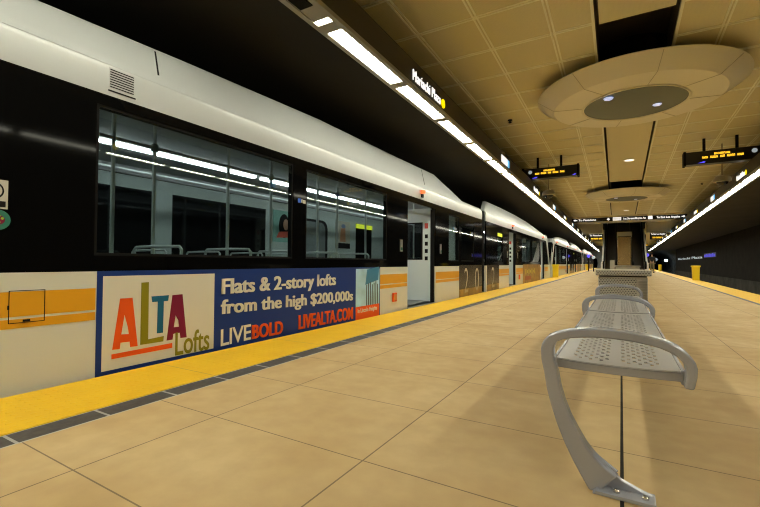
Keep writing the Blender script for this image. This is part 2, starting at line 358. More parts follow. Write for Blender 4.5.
# ceilings over the side aisles past the escalator hall, with grey bulkheads
mb = MB(); mb.box(-4.4, -1.26, YE+.12, 84, 3.95, 4.02); mb.box(1.64, 5.1, YE+.12, 84, 3.95, 4.02); struct(mb.build('ceiling_aisles', m_ceil))
mb = MB()
for y in (36.0,): mb.box(-3.1, -1.24, y, y+.5, 3.12, 3.95); mb.box(1.64, 3.6, y, y+.5, 3.12, 3.95)
struct(mb.build('trim_bulkheads', m_gpan))
mb = MB(); mb.box(-1.26, -1.1, 38, 84, 3.6, 8); mb.box(1.48, 1.64, 38, 84, 3.6, 8); mb.box(-1.26, 1.64, YE+.5, YE+.6, 4.0, 8); mb.box(-1.4, -1.26, YE+.5, 84, 3.96, 8); mb.box(1.64, 2.1, YE+.5, 84, 3.96, 8); mb.box(-1.5, 2.3, 52, 52.2, -.1, 8); mb.box(-1.5, 2.3, YE+.6, 84, 8, 8.1)
struct(mb.build('wall_escalator_shaft', m_shaft))
# soffits over the tracks, edge housings that carry the light strips
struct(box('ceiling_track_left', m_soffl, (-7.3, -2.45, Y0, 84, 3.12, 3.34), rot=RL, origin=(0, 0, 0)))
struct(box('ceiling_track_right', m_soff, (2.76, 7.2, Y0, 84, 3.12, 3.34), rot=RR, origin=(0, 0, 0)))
mb = MB(); mb.box(-3.5, -3.3, Y0, YE, 3.34, 4.05); struct(mb.build('wall_cove_left', m_dark, rot=RL))
mb = MB(); mb.box(3.6, 3.8, Y0, YE, 3.34, 4.05); struct(mb.build('wall_cove_right', m_dark, rot=RR))
for nm, xo, xi, r, f0 in (('left', -2.44, -2.17, RL, 1), ('right', 2.75, 2.48, RR, -1)):
    s_ = 1 if nm == 'left' else -1
    mb = MB(); mb.box(xi-s_*.012, xi, Y0, 83, 3.035, 3.33); mb.box(xo, xi-s_*.012, Y0, 83, 3.30, 3.33); mb.box(xo, xo+s_*.01, Y0, 83, 3.035, 3.30); struct(mb.build('trim_fascia_'+nm, m_fasc, rot=r))
    mb = MB(); mb.box(xo, xo+s_*.052, Y0, 83, 2.992, 3.035); mb.box(xi-s_*.052, xi, Y0, 83, 2.992, 3.035); struct(mb.build('trim_light_'+nm, m_trim, rot=r))

# ------------------------------------------------------------------ light panels
def light_strip(nm, xa, xb, r, blank):
    side = 'strip above the train' if nm == 'left' else 'strip above the empty track'
    o = box('ceiling_light', m_light, (xa, xb, Y0+.05, 2.25 if blank else 3.0, 3.006, 3.03), rot=r)
    tag(o, 'long white light panel overhead, nearest run of the '+side, 'ceiling light', 'light panels of the '+nm+' strip')
    y = 2.90 if blank else 3.02; k = 1
    while y < 82:
        y2 = 3.02+1.42*k if not (k == 1 and not blank) else 4.44
        if y2 <= y+.1: k += 1; continue
        o = box('ceiling_light', m_light, (xa, xb, y+.012, y2-.012, 3.006, 3.03), rot=r)
        tag(o, 'white light panel, %s along the %s' % (ordw(k), side), 'ceiling light', 'light panels of the '+nm+' strip')
        y = y2; k += 1
    mb = MB(); y = 3.02
    while y < 82: mb.box(xa, xb, y-.07, y+.07, 2.990, 3.03); y += 1.42
    struct(mb.build('trim_light_joint_'+nm, m_trim, rot=r))
light_strip('left', -2.388, -2.222, RL, True); light_strip('right', 2.532, 2.698, RR, False)
sg = thing('ceiling_speaker', 'dark square speaker grille in the blank panel before the left light strip', 'speaker', (-2.305, 2.57, 3.0), RL)
box('blank_panel', m_trim, (-2.398, -2.212, 2.26, 2.89, 3.0, 3.30), sg); box('grille', m_rubber, (-2.37, -2.235, 2.45, 2.68, 2.99, 3.0), sg)

# ------------------------------------------------------------------ signs on the fascia
def fascia_sign(yc, kind, nm, k):
    s_ = 1 if nm == 'left' else -1; x = -2.17 if nm == 'left' else 2.48; r = RL if nm == 'left' else RR
    u = (0, s_, 0); n = (s_, 0, 0)
    where = 'over the train' if nm == 'left' else 'over the empty track'
    if kind == 'name':
        t_ = thing('station_name_sign', 'white lit station name with yellow dot, %s along the fascia %s' % (ordw(k), where), 'station sign', (x, yc, 3.06), r, 'station names on the '+nm+' fascia')
        mb = MB(); add_text(mb, 'Mariachi Plaza', (x, yc-s_*.55, 3.075), u, (0, 0, 1), n, .93, .135, -.008, .012, 1.08); mb.build('lettering', m_wled, t_)
        mb = MB(); n_ = 20; P = [(yc+s_*.49+.065*math.cos(2*PI*i/n_), 3.125+.065*math.sin(2*PI*i/n_)) for i in range(n_)]; mb.prism(P, 'x', x, x+s_*.012); mb.build('dot', m_yl, t_)
    else:
        t_ = thing('direction_sign', 'white lit panel with blue square end, %s along the fascia %s' % (ordw(k), where), 'station sign', (x, yc, 3.06), r, 'blue ended panels on the '+nm+' fascia')
        box('lit_panel', m_wled, (x, x+s_*.012, yc-.36, yc+.20, 3.06, 3.22), t_) if s_ > 0 else box('lit_panel', m_wled, (x, x+s_*.012, yc+.36, yc-.20, 3.06, 3.22), t_)
        box('blue_square', m_bl, (x, x+s_*.012, yc+s_*.22, yc+s_*.40, 3.06, 3.22), t_)
for nm in ('left', 'right'):
    a = b = 0
    for i in range(12):
        yc = 5.1+4.45*i
        if i % 2 == 0: a += 1; fascia_sign(yc, 'name', nm, a)
        else: b += 1; fascia_sign(yc, 'panel', nm, b)

# ------------------------------------------------------------------ ceiling dishes
def dish(cx, cy_, label):
    t_ = thing('ceiling_dish', label, 'ceiling feature', (cx, cy_, 3.6), 0, 'round ceiling dishes')
    n = 96
    mb = MB(); mb.lathe([(1.56, .215), (1.565, .20), (1.55, .185), (1.30, .012), (1.28, 0.0), (1.25, .02), (1.25, .235), (1.5, .235)], (cx, cy_, 3.6), n, close=True)
    mb.build('rim', m_dish, t_, smooth=True)
    mb = MB(); mb.lathe([(1.28, 0), (.80, -.004), (.79, .02), (1.25, .02)], (cx, cy_, 3.6), n, close=True); mb.build('ring', m_dish, t_, smooth=True)
    mb = MB(); mb.lathe([(.80, -.004), (.815, -.02), (.80, -.03), (.775, -.02), (.77, .02)], (cx, cy_, 3.6), n); mb.build('lens_bezel', m_dish, t_, smooth=True)
    mb = MB(); mb.lathe([(.775, .03), (.775, -.012), (.6, -.03), (.3, -.042), (0.0, -.046)], (cx, cy_, 3.6), n); mb.build('lens', m_lens, t_, smooth=True)
    for k_ in range(8):
        mb = MB(); a = 2*PI*(k_+.27)/8; c_, s_ = math.cos(a), math.sin(a); w_ = .004
        P = [(1.556, .188), (1.30, .010), (1.28, -.002), (.815, -.006)]
        for (r0, z0), (r1, z1) in zip(P, P[1:]):
            q = lambda r, z, d: (cx+r*c_-d*s_, cy_+r*s_+d*c_, 3.6+z)
            mb.hexa([q(r0, z0-.003, -w_), q(r1, z1-.003, -w_), q(r1, z1-.003, w_), q(r0, z0-.003, w_), q(r0, z0+.01, -w_), q(r1, z1+.01, -w_), q(r1, z1+.01, w_), q(r0, z0+.01, w_)])
        mb.build('seam', m_seam, t_)
    for dx, dy in ((-.37, -.56), (.35, .12)):  # bluish glowing discs stand in for reflections in the lens
        mb = MB(); mb.lathe([(.075, -.032), (.06, -.05), (.03, -.056), (0, -.058)], (cx+dx, cy_+dy, 3.6), 24); mb.build('lamp', m_lensglint, t_, smooth=True)
    mb = MB(); mb.lathe([(.55, .23), (.55, .98)], (cx, cy_, 3.6), 32); mb.build('stem', m_dark, t_)
dish(.20, 8.37, 'large round cream ceiling dish with dark lens, nearest overhead')
dish(.20, 20.45, 'smaller looking round ceiling dish beyond the nearest one, before the header sign')
for x, y, lb in ((.23, 14.73, 'small round lit downlight between the two ceiling dishes'), (.28, 28.6, 'small round lit downlight just before the header sign')):
    t_ = thing('downlight', lb, 'downlight', (x, y, 4.0), 0, 'downlights in the ceiling channel')
    mb = MB(); mb.lathe([(.17, 0), (.17, -.012), (.13, -.015), (.13, 0)], (x, y, 4.0), 32, close=True); mb.build('bezel', m_dish, t_, smooth=True)
    mb = MB(); mb.lathe([(.128, 0), (.128, -.008), (0, -.012)], (x, y, 4.0), 32); mb.build('lamp', mat('downlight_lamp', (.9, .9, .9), .4, emit=(1, .97, .9), estr=1.6), t_, smooth=True)
def ceiling_spot(px, py, lb):
    r = ray(px, py); q = CAM+r*((4.0-H)/r[2])
    mb = MB(); mb.lathe([(.05, .02), (.05, -.012), (.02, -.02), (.02, -.05), (.035, -.055), (.035, -.065), (0, -.066)], (q[0], q[1], 4.0), 20)
    o = mb.build('ceiling_sprinkler', m_rubber, None, (q[0], q[1], 4.0), smooth=True); tag(o, lb, 'sprinkler')
ceiling_spot(510, 120, 'dark sprinkler head on the ceiling above the left hanging sign')
ceiling_spot(702, 183, 'dark sprinkler head on the ceiling below the right hanging sign')
def dome_camera(cx, cy_, lb):
    t_ = thing('ceiling_camera', lb, 'camera', (cx, cy_, 3.0), 0, 'ceiling dome cameras')
    mb = MB(); mb.tube([(cx, cy_, 4.02), (cx, cy_, 3.12)], .022, 10); mb.build('stem', m_dome, t_, smooth=True)
    mb = MB(); mb.lathe([(.05, .16), (.15, .13), (.19, .07), (.19, .0), (.15, -.02)], (cx, cy_, 3.0), 28); mb.build('housing', m_dome, t_, smooth=True)
    mb = MB(); mb.lathe([(.13, -.02), (.11, -.07), (.06, -.10), (0, -.11)], (cx, cy_, 3.0), 24); mb.build('lens_dome', m_smoke, t_, smooth=True)
dome_camera(-2.0, 14.1, 'dome camera on a ceiling stem beside the left light strip'); dome_camera(2.32, 13.9, 'dome camera on a ceiling stem beside the right light strip')

# ------------------------------------------------------------------ hanging LED signs
def led_rows(mb, x0, x1, z, y, groups, h=.05):
    w_ = (x1-x0); g = .05*w_; tot = sum(groups); cw = (w_-g*(len(groups)-1))/tot; x = x0
    for q in groups:
        for i in range(q):
            a = x+i*cw; st = random.choice((0, 1, 2))
            mb.box(a+.08*cw, a+.30*cw, y-.004, y, z, z+h); mb.box(a+.62*cw, a+.84*cw, y-.004, y, z, z+h)
            zz = z+(0, h*.4, h*.8)[st]; mb.box(a+.3*cw, a+.62*cw, y-.004, y, zz, zz+h*.22)
        x += q*cw+g
def hanging_sign(x0, x1, Y, lb, logo_left):
    t_ = thing('hanging_sign', lb, 'hanging sign', ((x0+x1)/2, Y+.12, 3.33), 0, 'hanging message signs')
    box('housing', m_bsign, (x0, x1, Y, Y+.26, 3.34, 3.66), t_, bevel=.012)
    for x in (x0-.03, x1-.02): box('end_cap', m_rubber, (x, x+.05, Y-.008, Y+.268, 3.325, 3.68), t_)
    w_ = x1-x0
    for fx in (.27, .70): box('hanger', m_rubber, (x0+w_*fx-.028, x0+w_*fx+.028, Y+.10, Y+.16, 3.66, 4.0), t_)
    mb = MB(); led_rows(mb, x0+w_*.39, x0+w_*.60, 3.545, Y, [7], .05); led_rows(mb, x0+w_*.23, x0+w_*.77, 3.465, Y, [4, 5, 3, 5, 4], .055); mb.build('message', m_amberl, t_)
    lx = x0+w_*(.14 if logo_left else .90)
    mb = MB(); mb.prism([(lx+.055*math.cos(a), 3.55+.055*math.sin(a)) for a in [2*PI*i/20 for i in range(20)]], 'y', Y-.004, Y); mb.build('logo', m_dim, t_)
    mb = MB()
    for a, b in (((.17, .26)), ((.90, .955))): mb.prism([(x0+w_*a, 3.36), (x0+w_*b, 3.36), (x0+w_*b+.03, 3.395), (x0+w_*b-.02, 3.395)], 'y', Y-.004, Y)
    mb.build('blue_marker', m_vio, t_)
hanging_sign(-2.58, -1.06, 13.0, 'black hanging message sign with amber text, left side over the train edge', True)
hanging_sign(1.43, 2.93, 13.0, 'black hanging message sign with amber text, right side near the empty track', False)
def route_sign(x0, x1, Y, text, lb):
    t_ = thing('route_sign', lb, 'hanging sign', ((x0+x1)/2, Y+.1, 3.2), 0)
    box('housing', m_bsign, (x0, x1, Y, Y+.2, 3.1, 3.75), t_)
    mb = MB(); add_text(mb, text, (x0+.08, Y, 3.52), (1, 0, 0), (0, 0, 1), (0, -1, 0), (x1-x0)-.16, .15, .02, .012); mb.build('lettering', m_wled, t_)
    mb = MB(); led_rows(mb, x0+.2, x1-.06, 3.2, Y, [4, 6, 5], .14); mb.build('message', m_amberl, t_)
    mb = MB(); mb.box(x0+.2, x0+.24, Y+.08, Y+.12, 3.75, 3.95); mb.box(x1-.24, x1-.2, Y+.08, Y+.12, 3.75, 3.95); mb.build('hanger', m_rubber, t_)
route_sign(-2.78, -1.52, 46, 'To Pasadena', 'small far sign with white and amber lines, left of the escalators')
route_sign(2.35, 3.62, 46, 'To East Los Angeles', 'small far sign with white and amber lines, right of the escalators')
for x, lb in ((-2.1, 'tiny farthest amber sign, left of the escalators'), (2.55, 'tiny farthest amber sign, right of the escalators')):
    t_ = thing('message_sign', lb, 'hanging sign', (x+.4, 70, 3.3), 0)
    box('housing', m_bsign, (x, x+.8, 70, 70.2, 3.3, 3.7), t_); mb = MB(); led_rows(mb, x+.05, x+.75, 3.4, 70, [4, 4], .2); mb.build('message', m_amberl, t_); box('hanger', m_rubber, (x+.38, x+.42, 70.08, 70.12, 3.7, 3.95), t_)
# header sign across the platform
YH = 31.6
t_ = thing('header_sign', 'long black header sign with white lit lettering across the whole platform', 'overhead sign', (.3, YH, 3.55))
box('board', m_bsign, (-2.95, 3.58, YH, YH+.2, 3.66, 3.93), t_); box('beam', mat('pale_beam', (.82, .81, .77), .4), (-2.6, 2.75, YH-.03, YH+.23, 3.54, 3.655), t_)
X_, Z_, N_ = (1, 0, 0), (0, 0, 1), (0, -1, 0)
mb = MB(); add_text(mb, 'To Pasadena', (-2.55, YH, 3.73), X_, Z_, N_, 1.1, .13, .02, .012); mb.build('lettering', m_wled, t_)
mb = MB(); mb.prism([(-2.87, 3.79), (-2.74, 3.87), (-2.74, 3.82), (-2.62, 3.82), (-2.62, 3.76), (-2.74, 3.76), (-2.74, 3.71)], 'y', YH-.012, YH); mb.build('arrow', m_wled, t_)
mb = MB(); add_text(mb, '1st Street/Boyle Av', (.16, YH, 3.73), X_, Z_, N_, 1.25, .13, .02, .012); mb.build('lettering', m_wled, t_)
mb = MB(); add_text(mb, 'To East Los Angeles', (1.98, YH, 3.73), X_, Z_, N_, 1.22, .13, .02, .012); mb.build('lettering', m_wled, t_)
mb = MB(); mb.prism([(3.48, 3.79), (3.38, 3.87), (3.38, 3.82), (3.28, 3.82), (3.28, 3.76), (3.38, 3.76), (3.38, 3.71)], 'y', YH-.012, YH); mb.build('arrow', m_wled, t_)
mb = MB(); mb.prism([(-.72, 3.88), (-.62, 3.79), (-.72, 3.70), (-.82, 3.79)], 'y', YH-.012, YH); mb.build('arrow', m_wled, t_)
mb = MB(); mb.box(-.46, .02, YH-.012, YH, 3.69, 3.90); mb.box(1.52, 1.76, YH-.012, YH, 3.69, 3.90); mb.build('lit_panel', m_wled, t_)
mb = MB(); add_text(mb, 'EXIT', (-.42, YH-.012, 3.74), X_, Z_, N_, .40, .11, .01, .003); mb.build('exit_lettering', m_bsign, t_)
mb = MB(); mb.box(-2.6, -2.55, YH+.08, YH+.13, 3.93, 4.0); mb.box(2.7, 2.75, YH+.08, YH+.13, 3.93, 4.0); mb.build('hanger', m_rubber, t_)

# ------------------------------------------------------------------ escalators and bronze pylon
def escalator(xa, xb, lb, outer):
    Yb = 33.4; t_ = thing('escalator', lb, 'escalator', ((xa+xb)/2, Yb, 0), 0, 'twin escalators')
    P = [(Yb, 0), (Yb, .03), (Yb+.9, .03)]; y, z = Yb+.9, .03
    for i in range(26): z += .2; P.append((y, z)); y += .346; P.append((y, z))
    P += [(y+1.2, z), (y+1.2, z-1.0), (y, z-1.0), (Yb+1.6, 0)]
    mb = MB(); mb.prism(P, 'x', xa+.1, xb-.1); mb.build('steps', m_step, t_)
    sl = .2/.346
    for x in (xa, xb-.1):
        Q = [(Yb-.3, 0), (Yb-.3, .85), (Yb+.9, .9), (y, z+.9), (y, z-.3), (Yb+1.4, 0)]
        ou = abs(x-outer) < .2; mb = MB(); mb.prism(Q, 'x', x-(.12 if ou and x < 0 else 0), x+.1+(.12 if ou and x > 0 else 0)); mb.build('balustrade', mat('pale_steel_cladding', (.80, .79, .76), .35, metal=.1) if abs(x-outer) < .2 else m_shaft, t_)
        mb = MB(); mb.tube([(x+.05, Yb-.35, .45), (x+.05, Yb-.42, .7), (x+.05, Yb-.3, .93), (x+.05, Yb+.9, .96), (x+.05, y, z+.96)], .05, 8); mb.build('handrail', m_rubber, t_, smooth=True)
escalator(-1.12, -.24, 'dark escalator rising left of the bronze pylon', -1.12); escalator(.66, 1.50, 'dark escalator rising right of the bronze pylon', 1.40)
t_ = thing('bronze_pylon', 'tall bronze clad pylon with grey cap between the two escalators', 'pylon', (.2, 33.3, 0))
box('cladding', m_bronze, (-.22, .62, 32.9, 33.6, 0, 2.68), t_, bevel=.05); box('cap', m_gpan, (-.24, .64, 32.88, 33.62, 2.70, 3.0), t_); box('shadow_gap', m_rubber, (-.2, .6, 32.92, 33.58, 2.68, 2.70), t_)

# ------------------------------------------------------------------ yellow barriers at the car gaps
def barrier(x, y, r, lb):
    t_ = thing('platform_barrier', lb, 'barrier', (x, y, .004), r, 'yellow platform edge barriers')
    mb = MB(); a, b = .155, .14
    mb.hexa([(x-b,y-b,.06),(x+b,y-b,.06),(x+b,y+b,.06),(x-b,y+b,.06),(x-a,y-a,.66),(x+a,y-a,.66),(x+a,y+a,.66),(x-a,y+a,.66)]); mb.build('body', m_yplas, t_, bevel=.02)
    box('lid', m_yplas, (x-.185, x+.185, y-.185, y+.185, .66, .73), t_, bevel=.015); box('base', m_yplas, (x-.15, x+.15, y-.15, y+.15, .004, .06), t_)
barrier(-2.88, 25.2, RL, 'yellow barrier on the left platform edge, nearer one at the train gap')
barrier(-2.88, 56.5, RL, 'small far yellow barrier on the left platform edge')
barrier(2.79, 26.0, RR, 'yellow barrier on the right platform edge, larger nearer one')
barrier(2.74, 55.0, RR, 'small far yellow barrier on the right platform edge')

# ------------------------------------------------------------------ emissive letters and blue blocks on the right wall, small lights
XW = 6.548
t_ = thing('wall_lit_letters', 'row of small white lit letters on the dark right wall', 'wall sign', (XW, 64, 1.5), -.012)
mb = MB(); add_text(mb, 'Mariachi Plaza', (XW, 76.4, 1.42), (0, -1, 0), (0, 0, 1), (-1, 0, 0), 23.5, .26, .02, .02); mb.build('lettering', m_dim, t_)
t_ = thing('blue_wall_blocks', 'blue lit strip on the right wall beside the white letters', 'wall sign', (XW, 48.5, 1.5), -.012)
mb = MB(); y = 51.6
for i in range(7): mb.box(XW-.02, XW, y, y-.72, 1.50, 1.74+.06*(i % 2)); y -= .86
mb.build('lit_block', mat('wall_blue_emit', (.05, .05, .5), .4, emit=(.10, .08, 1.0), estr=.55), t_); box('backing', m_bsign, (XW-.004, XW+.006, 45.3, 51.9, 1.44, 1.86), t_)
def lamp(px, py, Y, m, lb, r_=.12):
    x, z = at_y(px, py, Y); mb = MB(); mb.lathe([(0, -r_), (r_*.7, -r_*.7), (r_, 0), (r_*.7, r_*.7), (0, r_)], (x, Y, z), 14)
    t_ = thing('signal_lamp', lb, 'signal lamp', (x, Y, 0)); mb.build('lamp', m, t_, smooth=True); mb = MB(); mb.tube([(x, Y+.1, .0), (x, Y+.1, z+.1)], .05, 8); mb.build('post', m_rubber, t_)
lamp(647.3, 255, 60, m_vio, 'blue lamp beside the right foot of the escalators', .2)
lamp(588.5, 256, 46, m_vio, 'blue lamp on a thin post at the far left platform edge', .16)
lamp(666, 260.5, 87, mat('tunnel_lamp', (.9, .9, .9), .4, emit=(.8, .92, 1.0), estr=12), 'white lamp inside the right tunnel mouth', .22)
lamp(656, 259.5, 92, m_dim, 'small dim lamp deep in the right tunnel', .3)
lamp(593.5, 257.5, 46, m_dim, 'white lamp on a thin post beside the far left blue one', .16)

# ------------------------------------------------------------------ bench
YA = 1.67
def bench():
    t_ = thing('bench', 'long grey metal bench with perforated seats and looped arms, centre of the platform', 'bench', (0, 3.5, 0))
    A = lambda x, y: at_y(x, y, YA)
    outer = [A(*p) for p in ((693.5,389),(696.5,377),(697,368),(695,362),(691.5,357),(686,351.5),(678.7,346),(669,341.5),(658.2,337.7),(645,334.3),(632.6,332),(620,330),(607,328.4),(594,327.7),(581.3,327.9),(568,329.2),(555.6,331.7),(549,334.5),(545,338.5),(542.6,343),(541.8,348),(542.3,358),(544.9,370))]
    inner = [A(*p) for p in ((683.5,387),(685.5,377),(685.6,370),(684.5,365.5),(681.3,360.5),(676,355.5),(668.5,351.2),(659,347.2),(647,344),(633,341),(620,339),(609,337.7),(601,337.1),(594,336.8),(582,336.8),(572,337.3),(563.5,338.5),(558.5,340.5),(555.8,343.5),(554.6,346.5),(554.3,350),(555,359),(558.5,372))]
    l_out = [A(*p) for p in ((544.9,370),(547.5,386),(551.6,402.4),(557.5,421),(565,440),(573,457),(581.4,472.7),(587.5,483.5),(593.5,493.5))]
    l_in = [A(*p) for p in ((558.5,372),(561,386),(565,399.7),(571,415),(578.6,429.5),(586.5,443),(594.9,453.8),(606,465),(617,474))]
    web_in = l_in+[A(*p) for p in ((634,484.5),(655.7,496.5))]
    def frame(dy, foot):
        rt = None
        mb = MB()
        sh = lambda P: [(x, z) for x, z in P]
        mb.strip_prism(outer+l_out[1:], inner+l_in[1:], 'y', YA-.026+dy, YA+.030+dy)
        fr_ = mb.build('arm_frame', m_steel, t_, smooth=True, bevel=.006)
        z0 = .0
        # foot: web fin, floor flange and two bolts
        xh, xt = l_out[-1][0], A(655.7, 500)[0]
        mb = MB(); mb.prism([l_out[-1], l_in[-1], l_in[-2], (xt-.10, .045), (xt-.04, .022), (xt, .012), (xt, .0), (l_out[-1][0], 0)], 'y', YA+.002+dy, YA+.026+dy)
        mb.prism([(xh-.002, 0), (xt, 0), (xt, .014), (xh+.01, .014)], 'y', YA-.05+dy, YA+.03+dy)
        ft = mb.build('foot', m_steel, t_, bevel=.003)
        for bx in (xh+.072, xt-.03):
            mb = MB(); mb.lathe([(.011, .0), (.011, .007), (.006, .011), (0, .011)], (bx, YA-.024+dy, .014), 12); mb.build('bolt', m_bolt, ft, smooth=True)
        return fr_
    DY = (0, 1.88, 3.75)
    for d in DY: frame(d, True)
    xl, xr = -.213, .172; zs = .441
    for a, b in ((DY[0], DY[1]), (DY[1], DY[2])):
        ya, yb = YA+a+.03, YA+b-.026
        mb = MB(); dip = lambda x: -.006*(1-((x-(xl+xr)/2)/((xr-xl)/2))**2)
        q = lambda x0, x1, y0, y1: mb.add([(x0,y0,zs+dip(x0)),(x1,y0,zs+dip(x1)),(x1,y1,zs+dip(x1)),(x0,y1,zs+dip(x0))], [(0,1,2,3)])
        cw, n = .0178, 7; f1 = xl+.049; g = .036
        f2 = f1+n*cw+g; ys, ph = ya+.05, .036; rows = int((yb-ya-.10)/ph); ye = ys+rows*ph
        for x0, x1 in ((xl, xl+.012), (xl+.012, f1), (f1+n*cw, f2), (f2+n*cw, xr-.012), (xr-.012, xr)): q(x0, x1, ys, ye)
        xs = [xl, xl+.012, f1]+[f1+i*cw for i in range(1, n+1)]+[f2+i*cw for i in range(0, n+1)]+[xr-.012, xr]
        for x0, x1 in zip(xs, xs[1:]): q(x0, x1, ya, ys); q(x0, x1, ye, yb)
        for f0 in (f1, f2):
            for r_ in range(rows):
                for i in range(n):
                    x0, x1 = f0+i*cw, f0+(i+1)*cw; y0, y1 = ys+r_*ph, ys+(r_+1)*ph
                    if (i+r_) % 2 == 0: q(x0, x1, y0, y1)
                    else:
                        m_ = .0035; q(x0, x1, y0, y0+.005); q(x0, x1, y1-.005, y1); q(x0, x0+m_, y0+.005, y1-.005); q(x1-m_, x1, y0+.005, y1-.005)
        s_ = mb.build('seat', m_seat, t_); so = s_.modifiers.new('solid', 'SOLIDIFY'); so.thickness = .004; so.offset = -1
        mb = MB()
        for x0, x1 in ((xl-.012, xl), (xr, xr+.012)): mb.box(x0, x1, ya, yb, zs-.045, zs+.004)
        for y0 in (ya, yb-.02):
            n_ = 10
            Ax = [(xl-.03+(xr-xl+.06)*i/n_, zs-.004-.006*(1-(2*i/n_-1)**2)) for i in range(n_+1)]; Bx = [(x, z-.030) for x, z in Ax]
            mb.strip_prism(Ax, Bx, 'y', y0, y0+.02)
        mb.build('seat_rail', m_steel, t_, bevel=.004)
bench()

# ------------------------------------------------------------------ perforated receptacle beyond the bench, and a low cabinet behind it
t_ = thing('trash_receptacle', 'boxy perforated steel receptacle standing beyond the bench end', 'receptacle', (.02, 6.4, 0))
box('body', m_gpan, (-.26, .29, 6.14, 6.65, .03, .63), t_, bevel=.006); box('front_panel', m_perf, (-.25, .17, 6.125, 6.14, .05, .61), t_)
for k in range(16): box('louvre', m_stain, (.185, .285, 6.115, 6.14, .06+.034*k, .078+.034*k), t_)
box('lid', m_gpan, (-.29, .33, 6.09, 6.70, .645, .72), t_, bevel=.006); box('lid_band', m_perf, (-.28, .32, 6.078, 6.09, .655, .705), t_)
box('lid_neck', m_rubber, (-.25, .28, 6.16, 6.63, .63, .645), t_)
for x in (-.24, .25): box('foot', m_rubber, (x, x+.03, 6.2, 6.6, 0, .03), t_)
t_ = thing('low_cabinet', 'low grey metal cabinet with an upright post behind the perforated receptacle', 'cabinet', (.1, 11, 0))
box('body', m_gpan, (-.11, .36, 10.9, 11.4, 0, .72), t_, bevel=.01); box('lid', m_stain, (-.13, .38, 10.88, 11.42, .72, .76), t_, bevel=.006); box('post', m_gpan, (-.22, -.13, 10.95, 11.05, 0, .88), t_)

# ------------------------------------------------------------------ person near the right foot of the escalators
def person(x, y):
    t_ = thing('person', 'person in black jacket and khaki trousers standing near the right escalator', 'person', (x, y, 0))
    def skin(name, m, V, E, parent):
        me = bpy.data.meshes.new(name); me.from_pydata([(a[0], a[1], a[2]) for a in V], E and E, []); o = bpy.data.objects.new(name, me); COL.objects.link(o); o.parent = parent
        o.modifiers.new('skin', 'SKIN'); sd = o.modifiers.new('sub', 'SUBSURF'); sd.levels = 1; sd.render_levels = 2
        for i, a in enumerate(V): me.skin_vertices[0].data[i].radius = (a[3], a[4] if len(a) > 4 else a[3])
        me.skin_vertices[0].data[0].use_root = True; me.materials.append(m); return o
    V = [(0,0,.95,.14,.10),(0,0,1.15,.135,.10),(0,0,1.38,.17,.105),(0,0,1.47,.06),(0,-.01,1.53,.052),(0,-.015,1.60,.078,.09),(0,-.01,1.69,.075,.085),
         (-.19,0,1.41,.055),(-.24,.02,1.14,.045),(-.22,-.06,.90,.035),(-.21,-.08,.80,.028),(.19,0,1.41,.055),(.24,.02,1.14,.045),(.22,-.05,.90,.035),(.21,-.07,.80,.028),
         (-.09,0,.86,.09),(-.10,-.01,.48,.06),(-.10,.01,.09,.042),(-.10,-.13,.045,.04),(.09,0,.86,.09),(.11,.0,.48,.06),(.12,.03,.09,.042),(.13,-.11,.045,.04)]
    E_ = [(0,1),(1,2),(2,3),(3,4),(4,5),(5,6),(2,7),(7,8),(8,9),(9,10),(2,11),(11,12),(12,13),(13,14),(0,15),(15,16),(16,17),(17,18),(0,19),(19,20),(20,21),(21,22)]
    skin('body', m_skin, V, E_, t_)
    J = [(0,0,.93,.165,.125),(0,0,1.15,.155,.12),(0,0,1.38,.185,.12),(0,0,1.46,.085),(-.19,0,1.41,.072),(-.24,.02,1.14,.06),(-.22,-.06,.88,.05),(.19,0,1.41,.072),(.24,.02,1.14,.06),(.22,-.05,.88,.05)]
    skin('jacket', m_cloth, J, [(0,1),(1,2),(2,3),(2,4),(4,5),(5,6),(2,7),(7,8),(8,9)], t_)
    T = [(0,0,.94,.15,.11),(-.09,0,.84,.105),(-.10,-.01,.48,.08),(-.10,.01,.10,.065),(.09,0,.84,.105),(.11,0,.48,.08),(.12,.03,.10,.065)]
    skin('trousers', m_khaki, T, [(0,1),(1,2),(2,3),(0,4),(4,5),(5,6)], t_)
    for x0, y0 in ((-.10, .0), (.125, .02)): MB_ = MB().box(x0-.05, x0+.05, y0-.19, y0+.07, 0, .085); MB_.build('shoe', m_shoe, None, bevel=.02).parent = t_
    h = MB(); h.lathe([(.0, .115), (.05, .105), (.085, .07), (.1, .0), (.098, -.06)], (0, .015, 1.66), 20); h.build('hair', m_hair, None, smooth=True).parent = t_
    f = MB(); [f.lathe([(0, -.012), (.012, 0), (0, .012)], (ex, -.105, 1.64), 8) for ex in (-.032, .032)]; f.build('eyes', m_shoe, None).parent = t_
    f = MB(); f.prism([(-.10, 1.60), (-.128, 1.60), (-.10, 1.65)], 'x', -.012, .012); f.box(-.025, .025, -.106, -.09, 1.562, 1.57); f.build('nose_and_mouth', m_skin, None).parent = t_
    f = MB(); [f.lathe([(0, -.03), (.014, -.01), (.016, .01), (0, .03)], (ex, 0, 1.63), 8) for ex in (-.085, .085)]; f.build('ears', m_skin, None, smooth=True).parent = t_
person(2.42, 44.5)

